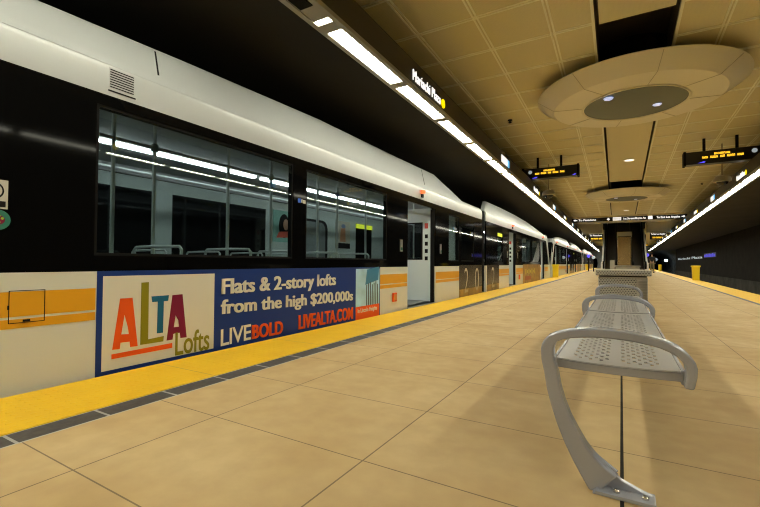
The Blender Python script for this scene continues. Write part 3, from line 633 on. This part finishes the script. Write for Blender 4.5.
# ------------------------------------------------------------------ trains
XS = -3.12                                # platform side face of the cars
ZB = -1.0                                 # rail top
def holes(mb, y0, y1, z0, z1, hs, xa, xb):
    """a wall y0..y1, z0..z1 with rectangular openings hs, thickness xa..xb"""
    ys = sorted({y0, y1, *[max(y0, min(y1, h[0])) for h in hs], *[max(y0, min(y1, h[1])) for h in hs]})
    for a, b in zip(ys, ys[1:]):
        if b-a < 1e-5: continue
        m_ = (a+b)/2; cut = sorted([(max(z0, h[2]), min(z1, h[3])) for h in hs if h[0] < m_ < h[1] and h[3] > z0 and h[2] < z1]); z = z0
        for c0, c1 in cut:
            if c0-z > 1e-5: mb.box(xa, xb, a, b, z, c0)
            z = max(z, c1)
        if z1-z > 1e-5: mb.box(xa, xb, a, b, z, z1)
DOORS = [(-.35, .88), (6.40, 7.68), (14.36, 15.5), (21.46, 22.62)]
WINS = [(1.44, 3.46, .83, 1.895), (3.68, 5.65, .83, 1.885), (8.45, 9.12, .83, 1.86), (9.30, 10.3, .83, 1.70), (12.75, 13.45, .83, 1.76), (16.64, 18.75, .83, 1.80), (18.95, 21.1, .83, 1.80)]
def dy(L, d): return [(a+d, b+d, *r) for a, b, *r in L]
def car(o, label, near):
    t_ = thing('light_rail_car', label, 'train', (XS-1.32, 11.2+o, ZB), RL, 'light rail cars of the stopped train')
    E0, E1 = -2.4+o, 24.75+o
    doors = [(a, b, -.05, 1.87) for a, b in dy(DOORS, o)]; wins = dy(WINS, o); XF = XS-2.65
    secs = ((E0+.9, 11.03+o), (11.44+o, E1-.9))
    mb = MB()
    for a, b in secs:
        holes(mb, a, b, -.80, .72, doors, XS-.05, XS); mb.box(XF, XF+.05, a, b, -.8, .72)
    mb.build('skirt', m_cream, t_)
    mb = MB()
    for a, b in secs:
        holes(mb, a, b, .72, 1.972, doors+[w_ for w_ in wins], XS-.05, XS)
    mb.build('window_band', m_black, t_)
    mb = MB()
    for a, b in secs: mb.box(XF, XF+.05, a, b, .72, 1.955)
    mb.build('far_side_band', m_inter, t_)
    # roof: side cove, shoulder, flat top
    prof = [(0, 1.972), (0, 2.16), (-.012, 2.21), (-.04, 2.26), (-.10, 2.30), (-1.325, 2.32)]
    mb = MB()
    for a, b in ((E0+1.55, 11.03+o), (11.44+o, E1-1.55)):
        P = [(XS+x, z) for x, z in prof]+[(XF-x, z) for x, z in prof[::-1][1:]]
        Q = [(XS+x-.04, min(z, 2.26)) for x, z in prof]+[(XF-x+.04, min(z, 2.26)) for x, z in prof[::-1][1:]]
        mb.strip_prism(P, Q, 'y', a, b)
    mb.build('roof', m_roof, t_, smooth=True)
    # equipment shrouds: profile height changes along the car
    for st in ([(-.6, .03), (1.1, .21), (2.25, .275), (4.1, .355), (6.3, .36), (7.95, .38), (8.85, .17), (9.55, .0)], [(11.46, .01), (12.05, .345), (13.5, .365), (16, .36), (18.4, .30), (20.5, .17), (22.8, .015)]):
        for sd in (1, -1):
            mb = MB(); vs = []; n = 0; xo = XS if sd > 0 else XF
            for y, h in st:
                hp = [(-.006, 2.195), (-.022, 2.235), (-.035-.03*h, 2.25+.12*h), (-.05-.17*h, 2.262+.88*h), (-.07-.24*h, 2.275+.97*h), (-.11-.3*h, 2.28+h), (-.17-.3*h, 2.28+h), (-.19-.3*h, 2.25), (-.12, 2.195)]
                n = len(hp); vs += [(xo+sd*x, y+o, z) for x, z in hp]
            fs = [(i*n+k, i*n+(k+1) % n, (i+1)*n+(k+1) % n, (i+1)*n+k) for i in range(len(st)-1) for k in range(n)]+[tuple(range(n))[::-1], tuple(range((len(st)-1)*n, len(st)*n))]
            mb.add(vs, fs); sh_ = mb.build('roof_shroud', m_roof, t_, smooth=True)
            if sd > 0: sh = sh_
        if near:
            for y in ((1.9, 7.22) if st[0][0] < 0 else ()):
                h = np.interp(y, [s[0] for s in st], [s[1] for s in st]); m2 = MB()
                c0 = (XS-.035-.03*h+.004, 2.25+.12*h); c1 = (XS-.05-.17*h+.004, 2.262+.88*h)
                m2.hexa([(c0[0], y-.006, c0[1]), (c0[0]-.02, y-.006, c0[1]), (c0[0]-.02, y+.006, c0[1]), (c0[0], y+.006, c0[1]), (c1[0], y-.006, c1[1]), (c1[0]-.02, y-.006, c1[1]), (c1[0]-.02, y+.006, c1[1]), (c1[0], y+.006, c1[1])]); m2.build('seam', m_rubber, sh)
    # cab ends: sloped nose with white pillars and a dark windscreen
    for e, s_ in ((E0, 1), (E1, -1)):
        for x0, x1 in ((XS-.06, XS), (XF, XF+.06)):
            mb = MB(); mb.prism([(e+s_*.0, -.55), (e+s_*.9, -.8), (e+s_*.9, .72), (e+s_*.16, .72)], 'x', x0, x1); mb.build('cab_side', m_cream, t_)
            mb = MB(); mb.prism([(e+s_*.16, .72), (e+s_*.55, .72), (e+s_*1.62, 2.0), (e+s_*1.7, 2.3), (e+s_*1.3, 2.2), (e+s_*1.05, 2.0)], 'x', x0-.005, x1+.006); mb.build('cab_pillar', m_roof, t_)
            mb = MB(); mb.prism([(e+s_*.55, .72), (e+s_*.9, .72), (e+s_*.9, 1.955), (e+s_*1.57, 1.955)], 'x', x0+.02, x1-.02); mb.build('cab_window', m_dglass, t_)
        mb = MB(); mb.hexa([(XF+.06, e+s_*.17, .72), (XS-.06, e+s_*.17, .72), (XS-.06, e+s_*.25, .72), (XF+.06, e+s_*.25, .72), (XF+.06, e+s_*1.10, 2.05), (XS-.06, e+s_*1.10, 2.05), (XS-.06, e+s_*1.2, 2.05), (XF+.06, e+s_*1.2, 2.05)]); mb.build('windscreen', m_dglass, t_)
        mb = MB(); mb.hexa([(XF+.06, e, -.55), (XS-.06, e, -.55), (XS-.06, e+s_*.1, -.55), (XF+.06, e+s_*.1, -.55), (XF+.06, e+s_*.16, .72), (XS-.06, e+s_*.16, .72), (XS-.06, e+s_*.25, .72), (XF+.06, e+s_*.25, .72)]); mb.build('nose', m_cream, t_)
        mb = MB(); mb.hexa([(XF, e+s_*1.1, 2.05), (XS, e+s_*1.1, 2.05), (XS, e+s_*1.6, 2.0), (XF, e+s_*1.6, 2.0), (XF+.1, e+s_*1.35, 2.24), (XS-.1, e+s_*1.35, 2.24), (XS-.1, e+s_*1.6, 2.31), (XF+.1, e+s_*1.6, 2.31)]); mb.build('cab_roof', m_roof, t_)
        if s_ > 0: mb = MB(); mb.tube([(XS-.02, e+.7, 1.75), (XS+.03, e+.55, 1.75)], .02, 6); mb.box(XS+.0, XS+.035, e+.43, e+.55, 1.45, 1.8); mb.build('mirror', m_rubber, t_)
    # articulation
    mb = MB()
    for i in range(5):
        y = 11.03+o+.082*i; mb.box(XF+.08, XS-.05, y, y+.04, -.5, 2.24); mb.box(XF+.14, XS-.10, y+.04, y+.082, -.5, 2.2)
    mb.build('bellows', m_rubber, t_)
    # windows: frame with pane
    for k_, (a, b, z0, z1) in enumerate(wins):
        mb = MB()
        for q in ((a, b, z0, z0+.02), (a, b, z1-.02, z1), (a, a+.02, z0+.02, z1-.02), (b-.02, b, z0+.02, z1-.02)): mb.box(XS-.06, XS-.008, *q)
        fr_ = mb.build('window', m_rubber, t_); box('pane', m_glass, (XS-.016, XS-.013, a+.02, b-.02, z0+.02, z1-.02), fr_)
    # orange stripes (broken at doors, advert and wraps)
    free = [(.92, 1.455), (5.44, 6.38), (7.70, 9.13), (12.95, 14.34), (15.55, 16.8), (21.12, 21.44), (22.64, 23.8)] if near else [(.92, 6.38), (7.70, 9.13), (12.95, 14.34), (15.55, 16.8), (21.12, 21.44), (22.64, 23.8)]
    for za, zb in ((.455, .605), (.385, .440)):
        for a, b in free: box('stripe', m_orange, (XS, XS+.002, a+o, b+o, za, zb), t_)
    # dark wraps by the articulation and by the far windows
    mb = MB(); mb.box(XS, XS+.004, 9.14+o, 11.03+o, .17, .74); mb.box(XS, XS+.004, 11.55+o, 12.93+o, .17, .74); wr = mb.build('wrap_panel', m_brown, t_)
    mb = MB(); mb.box(XS, XS+.004, 9.14+o, 11.03+o, -.3, .17); mb.box(XS, XS+.004, 11.55+o, 12.93+o, -.3, .17); mb.build('wrap_gold_edge', m_gold, t_)
    mb = MB(); mb.box(XS, XS+.004, 16.82+o, 21.1+o, -.3, .74); gw = mb.build('gold_wrap_panel', m_gold, t_)
    if near:
        for ch, a, b in (('2', 9.52, 9.80), ('0', 10.38, 10.72), ('2', 12.05, 12.36)): mb = MB(); add_text(mb, ch, (XS+.004, a, .07), (0, 1, 0), (0, 0, 1), (1, 0, 0), b-a, .60, -.012, .003); mb.build('lettering', m_tan, wr)
    # door pieces: header lamp, edge leaf pushed back, threshold, decals
    for k_, (a, b) in enumerate(dy(DOORS, o)):
        ys_ = b+.02; X1, X2, W1, W2 = XS-.11, XS-.98, XS-.29, XS-.90
        mb = MB()
        for q in ((X2, X1, .02, .85), (X2, X1, 1.62, 1.9), (W1, X1, .85, 1.62), (X2, W2, .85, 1.62)): mb.box(q[0], q[1], ys_, ys_+.03, q[2], q[3])
        d_ = mb.build('door_screen', m_screen, t_)
        mb = MB()
        for q in ((W2, W1, .85, .875), (W2, W1, 1.595, 1.62), (W1-.025, W1, .875, 1.595), (W2, W2+.025, .875, 1.595)): mb.box(q[0], q[1], ys_-.006, ys_+.01, q[2], q[3])
        mb.build('screen_seal', m_rubber, d_); box('screen_pane', m_glass, (W2+.02, W1-.02, ys_+.012, ys_+.016, .87, 1.6), d_)
        box('warning_decal', mat('decal_red', (.6, .06, .03), .4), (XS-.245, XS-.17, ys_-.003, ys_, 1.49, 1.60), d_)
        for z in (1.33, 1.18, 1.03, .88): box('notice_decal', m_rubber, (XS-.24, XS-.175, ys_-.003, ys_, z-.04, z+.04), d_)
        box('door_edge', m_rubber, (XS-.09, XS-.02, b-.05, b+.0, 0, 1.87), t_)
        box('threshold', m_stain, (XS-.2, XS+.015, a, b, -.06, 0), t_)
        mb = MB(); mb.lathe([(0, .04), (.045, .03), (.055, 0), (.045, -.03), (0, -.04)], (XS+.025, (a+b)/2-.06, 2.115), 14); lp = mb.build('door_lamp', m_redl, t_, smooth=True)
        box('lamp_bracket', m_rubber, (XS, XS+.03, (a+b)/2-.09, (a+b)/2-.02, 2.01, 2.07), lp)
        if k_ < 3:
            bt = box('door_button', m_stain, (XS, XS+.012, a-.30, a-.22, .98, 1.18), t_); box('button', m_green, (XS+.012, XS+.018, a-.285, a-.235, 1.0, 1.05), bt)
            if k_ == 0: continue
            bt = box('door_button', m_stain, (XS, XS+.012, b+.24, b+.31, .98, 1.18), t_); box('button', m_green, (XS+.012, XS+.018, b+.25, b+.30, 1.0, 1.05), bt)
    ds = box('destination_sign', m_bsign, (XS-.06, XS-.02, 12.55+o, 13.5+o, 1.58, 1.77), t_); box('lit_text', m_yled, (XS-.012, XS-.008, 12.8+o, 13.40+o, 1.63, 1.73), ds)
    mb = MB(); mb.box(XS, XS+.03, 5.83+o, 5.96+o, .155, .30); mk = mb.build('side_marker', m_red, t_, bevel=.01); box('reflector', mat('amber', (.7, .22, .02), .3), (XS+.03, XS+.035, 5.85+o, 5.94+o, .18, .275), mk)
    box('side_marker', m_red, (XS, XS+.02, 16.0+o, 16.2+o, .18, .36), t_)
    # interior
    box('interior_floor', m_interf, (XF+.05, XS-.05, E0+1.1, E1-1.1, -.12, -.0), t_)
    mb = MB(); mb.box(XF+.05, XS-.05, E0+1.2, 11.0+o, 2.08, 2.12); mb.box(XF+.05, XS-.05, 11.46+o, E1-1.2, 2.08, 2.12); mb.build('interior_ceiling', m_interc, t_)
    mb = MB()
    L = [(-.6, 2.08), (2.22, 4.35), (4.5, 7.2), (7.35, 10.4), (12, 14.6), (14.8, 17.6), (17.8, 20.6), (20.8, 22.6)]
    for a, b in L: mb.box(-4.73, -4.65, a+o, b+o, 2.045, 2.08)
    mb.build('interior_light', m_intl, t_)
    mb = MB(); x = XF+.05
    for a, b in ((.9, 3.46), (3.72, 5.60), (8.72, 9.5), (12.7, 14.2), (16.6, 18.7), (19, 21.2)): mb.box(x, x+.01, a+o, b+o, .84, 1.78)
    mb.build('far_window', m_dglass, t_)
    for a, b in ((6.35, 7.62), (14.4, 15.5)):
        d_ = box('far_door', m_inter, (x, x+.03, a+o, b+o, 0, 1.9), t_)
        P = []; ya, yb, za, zb, rr = a+.12+o, b-.12+o, .62, 1.72, .18
        for (cx_, cz_, s0) in ((yb-rr, zb-rr, 0), (ya+rr, zb-rr, 90), (ya+rr, za+rr, 180), (yb-rr, za+rr, 270)):
            P += [(cx_+rr*math.cos(math.radians(s0+q)), cz_+rr*math.sin(math.radians(s0+q))) for q in (0, 30, 60, 90)]
        mb = MB(); mb.prism(P, 'x', x+.03, x+.035); mb.build('door_seal', m_rubber, d_)
        cx_, cz_ = (ya+yb)/2, (za+zb)/2; mb = MB(); mb.prism([(cx_+(p-cx_)*.82, cz_+(z-cz_)*.9) for p, z in P], 'x', x+.035, x+.038); mb.build('door_glass', mat('far_door_glass', (.16, .19, .18), .15), d_)
    mb = MB(); mb.box(XF+.05, XS-.05, E0+1.5, E0+1.55, 0, 2.08); mb.box(XF+.05, XS-.05, E1-1.55, E1-1.5, 0, 2.08); mb.build('cab_partition', m_inter, t_)
    # partitions beside the doors with posters
    for a, xx in ((9.26, XS-1.0), (13.9, XF+.06), (15.9, XF+.06)):
        box('partition', m_screen if 9.2 < a < 9.3 else m_inter, (xx, xx+.85, a+o, a+.04+o, 0, 1.95), t_)
    if near:
        x = XF+.05
        p_ = box('poster', mat('poster_green', (.16, .36, .29), .5), (x, x+.012, 5.80, 6.30, 1.18, 1.80), t_)
        E_ = lambda cy0, cz0, ry, rz: [(cy0+ry*math.cos(2*PI*i/22), cz0+rz*math.sin(2*PI*i/22)) for i in range(22)]
        mb = MB(); mb.prism(E_(6.10, 1.50, .15, .24), 'x', x+.012, x+.014); mb.build('dark_hair', m_rubber, p_)
        mb = MB(); mb.prism(E_(6.15, 1.53, .075, .11), 'x', x+.014, x+.016); mb.build('face', m_skin, p_)
        mb = MB(); mb.prism([(5.88, 1.26), (6.29, 1.28), (6.29, 1.40), (5.95, 1.38)], 'x', x+.016, x+.018); mb.build('red_band', mat('poster_red', (.5, .07, .03), .5), p_)
        p_ = box('poster', mat('poster_beige', (.42, .40, .31), .5), (x, x+.012, 7.85, 8.45, 1.12, 1.78), t_)
        mb = MB(); mb.prism([(8.02, 1.28), (8.26, 1.28), (8.24, 1.62), (8.05, 1.60)], 'x', x+.012, x+.014); mb.build('orange_figure', mat('poster_orange', (.45, .20, .08), .5), p_)
        mb = MB(); mb.prism(E_(8.16, 1.66, .09, .05), 'x', x+.014, x+.016); mb.build('figure_hat', mat('poster_blue', (.12, .18, .30), .5), p_)
        mb = MB(); mb.box(x+.012, x+.014, 7.85, 8.45, 1.12, 1.25); mb.build('dark_strip', m_rubber, p_)
        box('lit_panel', m_yled, (x, x+.03, 8.72, 9.50, 1.66, 1.77), t_)
    # handrails, poles and seats
    mb = MB(); mb.tube([(-3.80, E0+1.6, 1.87), (-3.80, 10.6+o, 1.87)], .016, 8); mb.tube([(-3.80, 11.9+o, 1.87), (-3.80, E1-1.6, 1.87)], .016, 8); mb.tube([(-5.0, E0+1.6, 1.87), (-5.0, 10.6+o, 1.87)], .016, 8); mb.build('ceiling_rail', m_pole, t_, smooth=True)
    for y in ((1.90, 2.27, 3.13, 3.8, 4.75, 5.25, 6.1, 8.1, 9.0, 13.6, 15.9, 17.4, 19, 20.4) if near else (2.3, 5.25, 6.1, 8.1, 13.6, 15.9, 19)):
        mb = MB(); mb.tube([(-3.80, y+o, 0), (-3.80, y+o, 2.08)], .018, 8); p_ = mb.build('grab_pole', m_pole, t_, smooth=True)
        if near and y in (2.27, 3.8, 5.25): mb = MB(); mb.lathe([(.0, -.05), (.035, -.03), (.035, .03), (0, .05)], (-3.80, y+o, 1.87), 10); mb.build('pole_joint', m_inter, p_, smooth=True)
    ys = (1.75, 2.55, 3.35, 4.15, 4.95, 16.9, 17.8, 18.7, 19.6, 20.5) if near else (2.5, 4.2, 17, 19)
    for y in ys:
        for xx in (-3.28, -4.75):
            mb = MB(); mb.box(xx-.85, xx, y+o, y+.42+o, .40, .46); mb.hexa([(xx-.85, y+.38+o, .46), (xx, y+.38+o, .46), (xx, y+.44+o, .46), (xx-.85, y+.44+o, .46), (xx-.85, y+.48+o, .84), (xx, y+.48+o, .84), (xx, y+.53+o, .84), (xx-.85, y+.53+o, .84)]); mb.box(xx-.8, xx-.05, y+.1+o, y+.35+o, 0, .40)
            s0 = mb.build('seat', m_seatb, t_, bevel=.02)
            if near: yy = y+.5+o; mb = MB(); mb.tube([(xx-.06, yy, .80), (xx-.06, yy, .90), (xx-.09, yy, .925), (xx-.45, yy, .93), (xx-.76, yy, .925), (xx-.79, yy, .90), (xx-.79, yy, .80)], .014, 8); mb.build('grab_bar', m_pole, s0, smooth=True)
    if near:
        # vent, hatch, decals, advert panel
        v_ = MB(); v_.box(XS, XS+.002, 1.515, 1.69, 2.035, 2.175); vg = v_.build('vent_grille', m_roof, t_)
        v_ = MB(); [v_.box(XS+.002, XS+.004, 1.52, 1.685, 2.036+.0175*i, 2.043+.0175*i) for i in range(8)]; v_.build('slat', m_rubber, vg)
        v_ = MB(); v_.box(XS, XS+.005, 1.51, 1.70, 2.005, 2.014); v_.build('vent_lip', m_rubber, vg)
        v_ = MB(); a, b, z0, z1 = .985, 1.165, .415, .612
        for q in ((a, b, z0, z0+.004), (a, b, z1-.004, z1), (a, a+.004, z0, z1), (b-.004, b, z0, z1)): v_.box(XS+.002, XS+.004, *q)
        v_.box(XS+.002, XS+.008, a+.07, a+.105, z0+.006, z0+.02); v_.box(XS+.002, XS+.008, a-.005, a+.003, .50, .525); v_.build('hatch_outline', m_rubber, t_)
        # decals on the black band
        dc = box('notice_decal', m_paper, (XS, XS+.003, .83, .97, 1.095, 1.265), t_)
        P = lambda cy0, cz0, r_, k=1.0: [(cy0+r_*math.cos(2*PI*i/24), cz0+r_*k*math.sin(2*PI*i/24)) for i in range(24)]
        v_ = MB(); v_.prism(P(.90, 1.20, .052), 'x', XS+.003, XS+.004); v_.box(XS+.003, XS+.004, .845, .96, 1.105, 1.14); v_.build('ring', m_rubber, dc)
        v_ = MB(); v_.prism(P(.90, 1.20, .043), 'x', XS+.004, XS+.005); v_.build('disc', m_paper, dc)
        v_ = MB(); v_.prism(P(.925, 1.03, .06), 'x', XS, XS+.003); gd = v_.build('round_decal', m_green, t_)
        v_ = MB(); v_.prism(P(.925, 1.03, .034, .85), 'x', XS+.003, XS+.004); v_.build('centre', m_maroon, gd)
        v_ = MB(); [v_.prism(P(.925+.022*math.cos(q), 1.035+.02*math.sin(q), .007), 'x', XS+.004, XS+.005) for q in (.2, 1.3, 2.4, 3.6, 5.0)]; v_.build('dots', mat('lime', (.35, .5, .02), .4), gd)
        v_ = MB(); a0 = 3.535
        v_.box(XS, XS+.003, a0, a0+.045, 1.47, 1.52); ic = v_.build('access_decal', mat('access_blue', (.02, .10, .55), .4), t_)
        v_ = MB(); v_.box(XS, XS+.003, a0+.055, a0+.075, 1.475, 1.515); v_.box(XS, XS+.003, a0+.085, a0+.13, 1.47, 1.51); v_.build('notice_decal', m_paper, t_)
        # advert
        S = lambda x, y: at_side(x, y, XS, -.013)
        ad = box('advert_panel', m_blue, (XS, XS+.004, 1.462, 5.43, -.30, .722), t_); xa = XS+.004
        mb = MB(); mb.box(xa, xa+.001, 1.50, 2.425, 0.016, .685); mb.build('white_field', m_white, ad)
        xa += .001
        Zp = lambda px, py: S(90+px/3.9, 260+py/3.9)
        def poly(ps, nm, m_):
            mb = MB()
            for p in ps: mb.prism([Zp(*q) for q in p], 'x', xa, xa+.002)
            mb.build(nm, m_, ad)
        poly([[(85,350),(116,150),(140,149),(133,213),(120,290),(122,322),(117,322),(114,347)], [(140,149),(164,147),(184,335),(155,339),(151,296),(146,262),(133,213)], [(120,290),(151,288),(153,318),(117,322)]], 'letter_a_orange', m_red)
        poly([[(199,88),(228,86),(225,309),(194,331)], [(225,309),(286,296),(284,317),(194,331)]], 'letter_l_olive', m_olive)
        poly([[(238,142),(306,137),(303,159),(241,164)], [(263,162),(286,160),(283,283),(259,286)]], 'letter_t_teal', m_teal)
        poly([[(297,314),(320,137),(340,135),(332,215),(325,262),(327,287),(323,288),(320,310)], [(340,135),(359,133),(375,301),(351,304),(347,272),(343,235),(332,215)], [(325,262),(349,259),(350,283),(325,287)]], 'letter_a_maroon', m_maroon)
        poly([[(82,368),(319,323),(319,342),(82,387)]], 'underline', m_red)
        def line(txt, pl, pr, capz, m_, bold, space=1.0):
            mb = MB(); (ya, za), (yb, zb) = S(*pl), S(*pr); e = .10*capz if bold > .02 else 0
            for d in ((0, .5, 1) if e else (0,)): add_text(mb, txt, (XS+.004+.0012*d, ya+d*e, za), (0, 1, 0), (0, 0, 1), (1, 0, 0), yb-ya-e, capz, min(bold, .012), .003, space, (zb-za)/(yb-ya)); mb.build('lettering', m_, ad)
        hz = lambda x, y0, y1: abs(S(x, y0)[1]-S(x, y1)[1])
        mb = MB(); (ya, za), (yb, zb) = Zp(330, 371), Zp(463, 346); add_text(mb, 'Lofts', (XS+.005, ya, za), (0, 1, 0), (0, 0, 1), (1, 0, 0), yb-ya, abs(Zp(330, 285)[1]-za), .012, .003, 1, (zb-za)/(yb-ya)); mb.build('lettering', m_olive, ad)
        line('Flats & 2-story lofts', (221, 294), (335.5, 284.6), hz(221, 279, 294), m_letter, .026, 1.0)
        line('from the high $200,000s', (220.3, 314), (352.6, 300), hz(221, 299.5, 313.5)*.98, m_letter, .026, 1.0)
        line('LIVE', (220.3, 346), (250.5, 339), hz(221, 330, 346), m_letter, .012, .95)
        line('BOLD', (251.3, 339), (282.5, 333.3), hz(252, 325.5, 339), m_red, .03, 1.0)
        line('LIVEALTA.COM', (297.9, 329.3), (352.6, 318.6), hz(298, 315.3, 329), m_red, .028, 1.0)
        ya, yb = S(355.5, 290)[0], S(379, 290)[0]; zt = .70; zm = S(367, 305.3)[1]; z0 = S(367, 317)[1]
        mb = MB(); mb.box(xa-.001, xa+.001, ya, yb, zm, zt); pc = mb.build('advert_photo', m_sky, ad)
        pb = MB(); pb.box(xa-.001, xa+.001, ya, yb, -.3, zm); pb.build('caption_strip', m_red, ad)
        mb = MB(); add_text(mb, 'in Lincoln Heights', (xa+.001, ya+.05, zm-.085), (0, 1, 0), (0, 0, 1), (1, 0, 0), yb-ya-.12, .055, .02, .002); mb.build('lettering', m_white, ad)
        # building picture inside the advert photo
        mb = MB(); w_ = yb-ya
        for i in range(7): mb.box(xa+.001, xa+.002, ya+w_*(.42+.08*i), ya+w_*(.455+.08*i), zm, zm+.30+.02*(i % 3))
        mb.build('advert_building', mat('ad_dark', (.03, .05, .07), .4), ad)
        mb = MB(); mb.prism([(ya+w_*.38, zm+.30), (ya+w_*.95, zm+.36), (ya+w_*.98, zm+.56), (ya+w_*.45, zm+.52)], 'x', xa+.001, xa+.002); mb.build('advert_roof', mat('ad_blue_roof', (.03, .20, .38), .4), ad)
        mb = MB()
        # gold wrap writing too blurred to read, shown as short yellow strokes
        for i in range(7): mb.box(XS+.004, XS+.006, 17.3+.36*i, 17.5+.36*i, .34+.05*(i % 2), .5+.06*((i+1) % 2))
        mb.build('wrap_strokes', mat('wrap_yellow', (.55, .48, .02), .4), gw)
        mb = MB(); mb.box(XS+.004, XS+.006, 17.3, 18.6, .10, .26); mb.build('wrap_red_block', mat('wrap_red', (.35, .07, .03), .5), gw)
car(0, 'nearest silver and black train car with a blue and white advert on its side', True)
car(27.55, 'middle train car, behind the nearer yellow barrier', False)
car(55.1, 'farthest train car, at the end of the platform', False)

# ------------------------------------------------------------------ world and view
wd = bpy.data.worlds.new('world'); sc.world = wd; wd.use_nodes = True
wd.node_tree.nodes['Background'].inputs[0].default_value = (0, 0, 0, 1); wd.node_tree.nodes['Background'].inputs[1].default_value = 0
vs_ = sc.view_settings; sc.display_settings.display_device = 'sRGB'; vs_.view_transform = 'Standard'; vs_.look = 'None'; vs_.gamma = 1; vs_.use_curve_mapping = False; vs_.exposure = 0.0
sc.cycles.filter_width = 1.1; sc.cycles.use_denoising = True; sc.cycles.max_bounces = 10; sc.cycles.diffuse_bounces = 6; sc.cycles.glossy_bounces = 4; sc.cycles.transparent_max_bounces = 12
sc.cycles.sample_clamp_indirect = 6; sc.cycles.caustics_reflective = False; sc.cycles.caustics_refractive = False; sc.cycles.use_light_tree = True
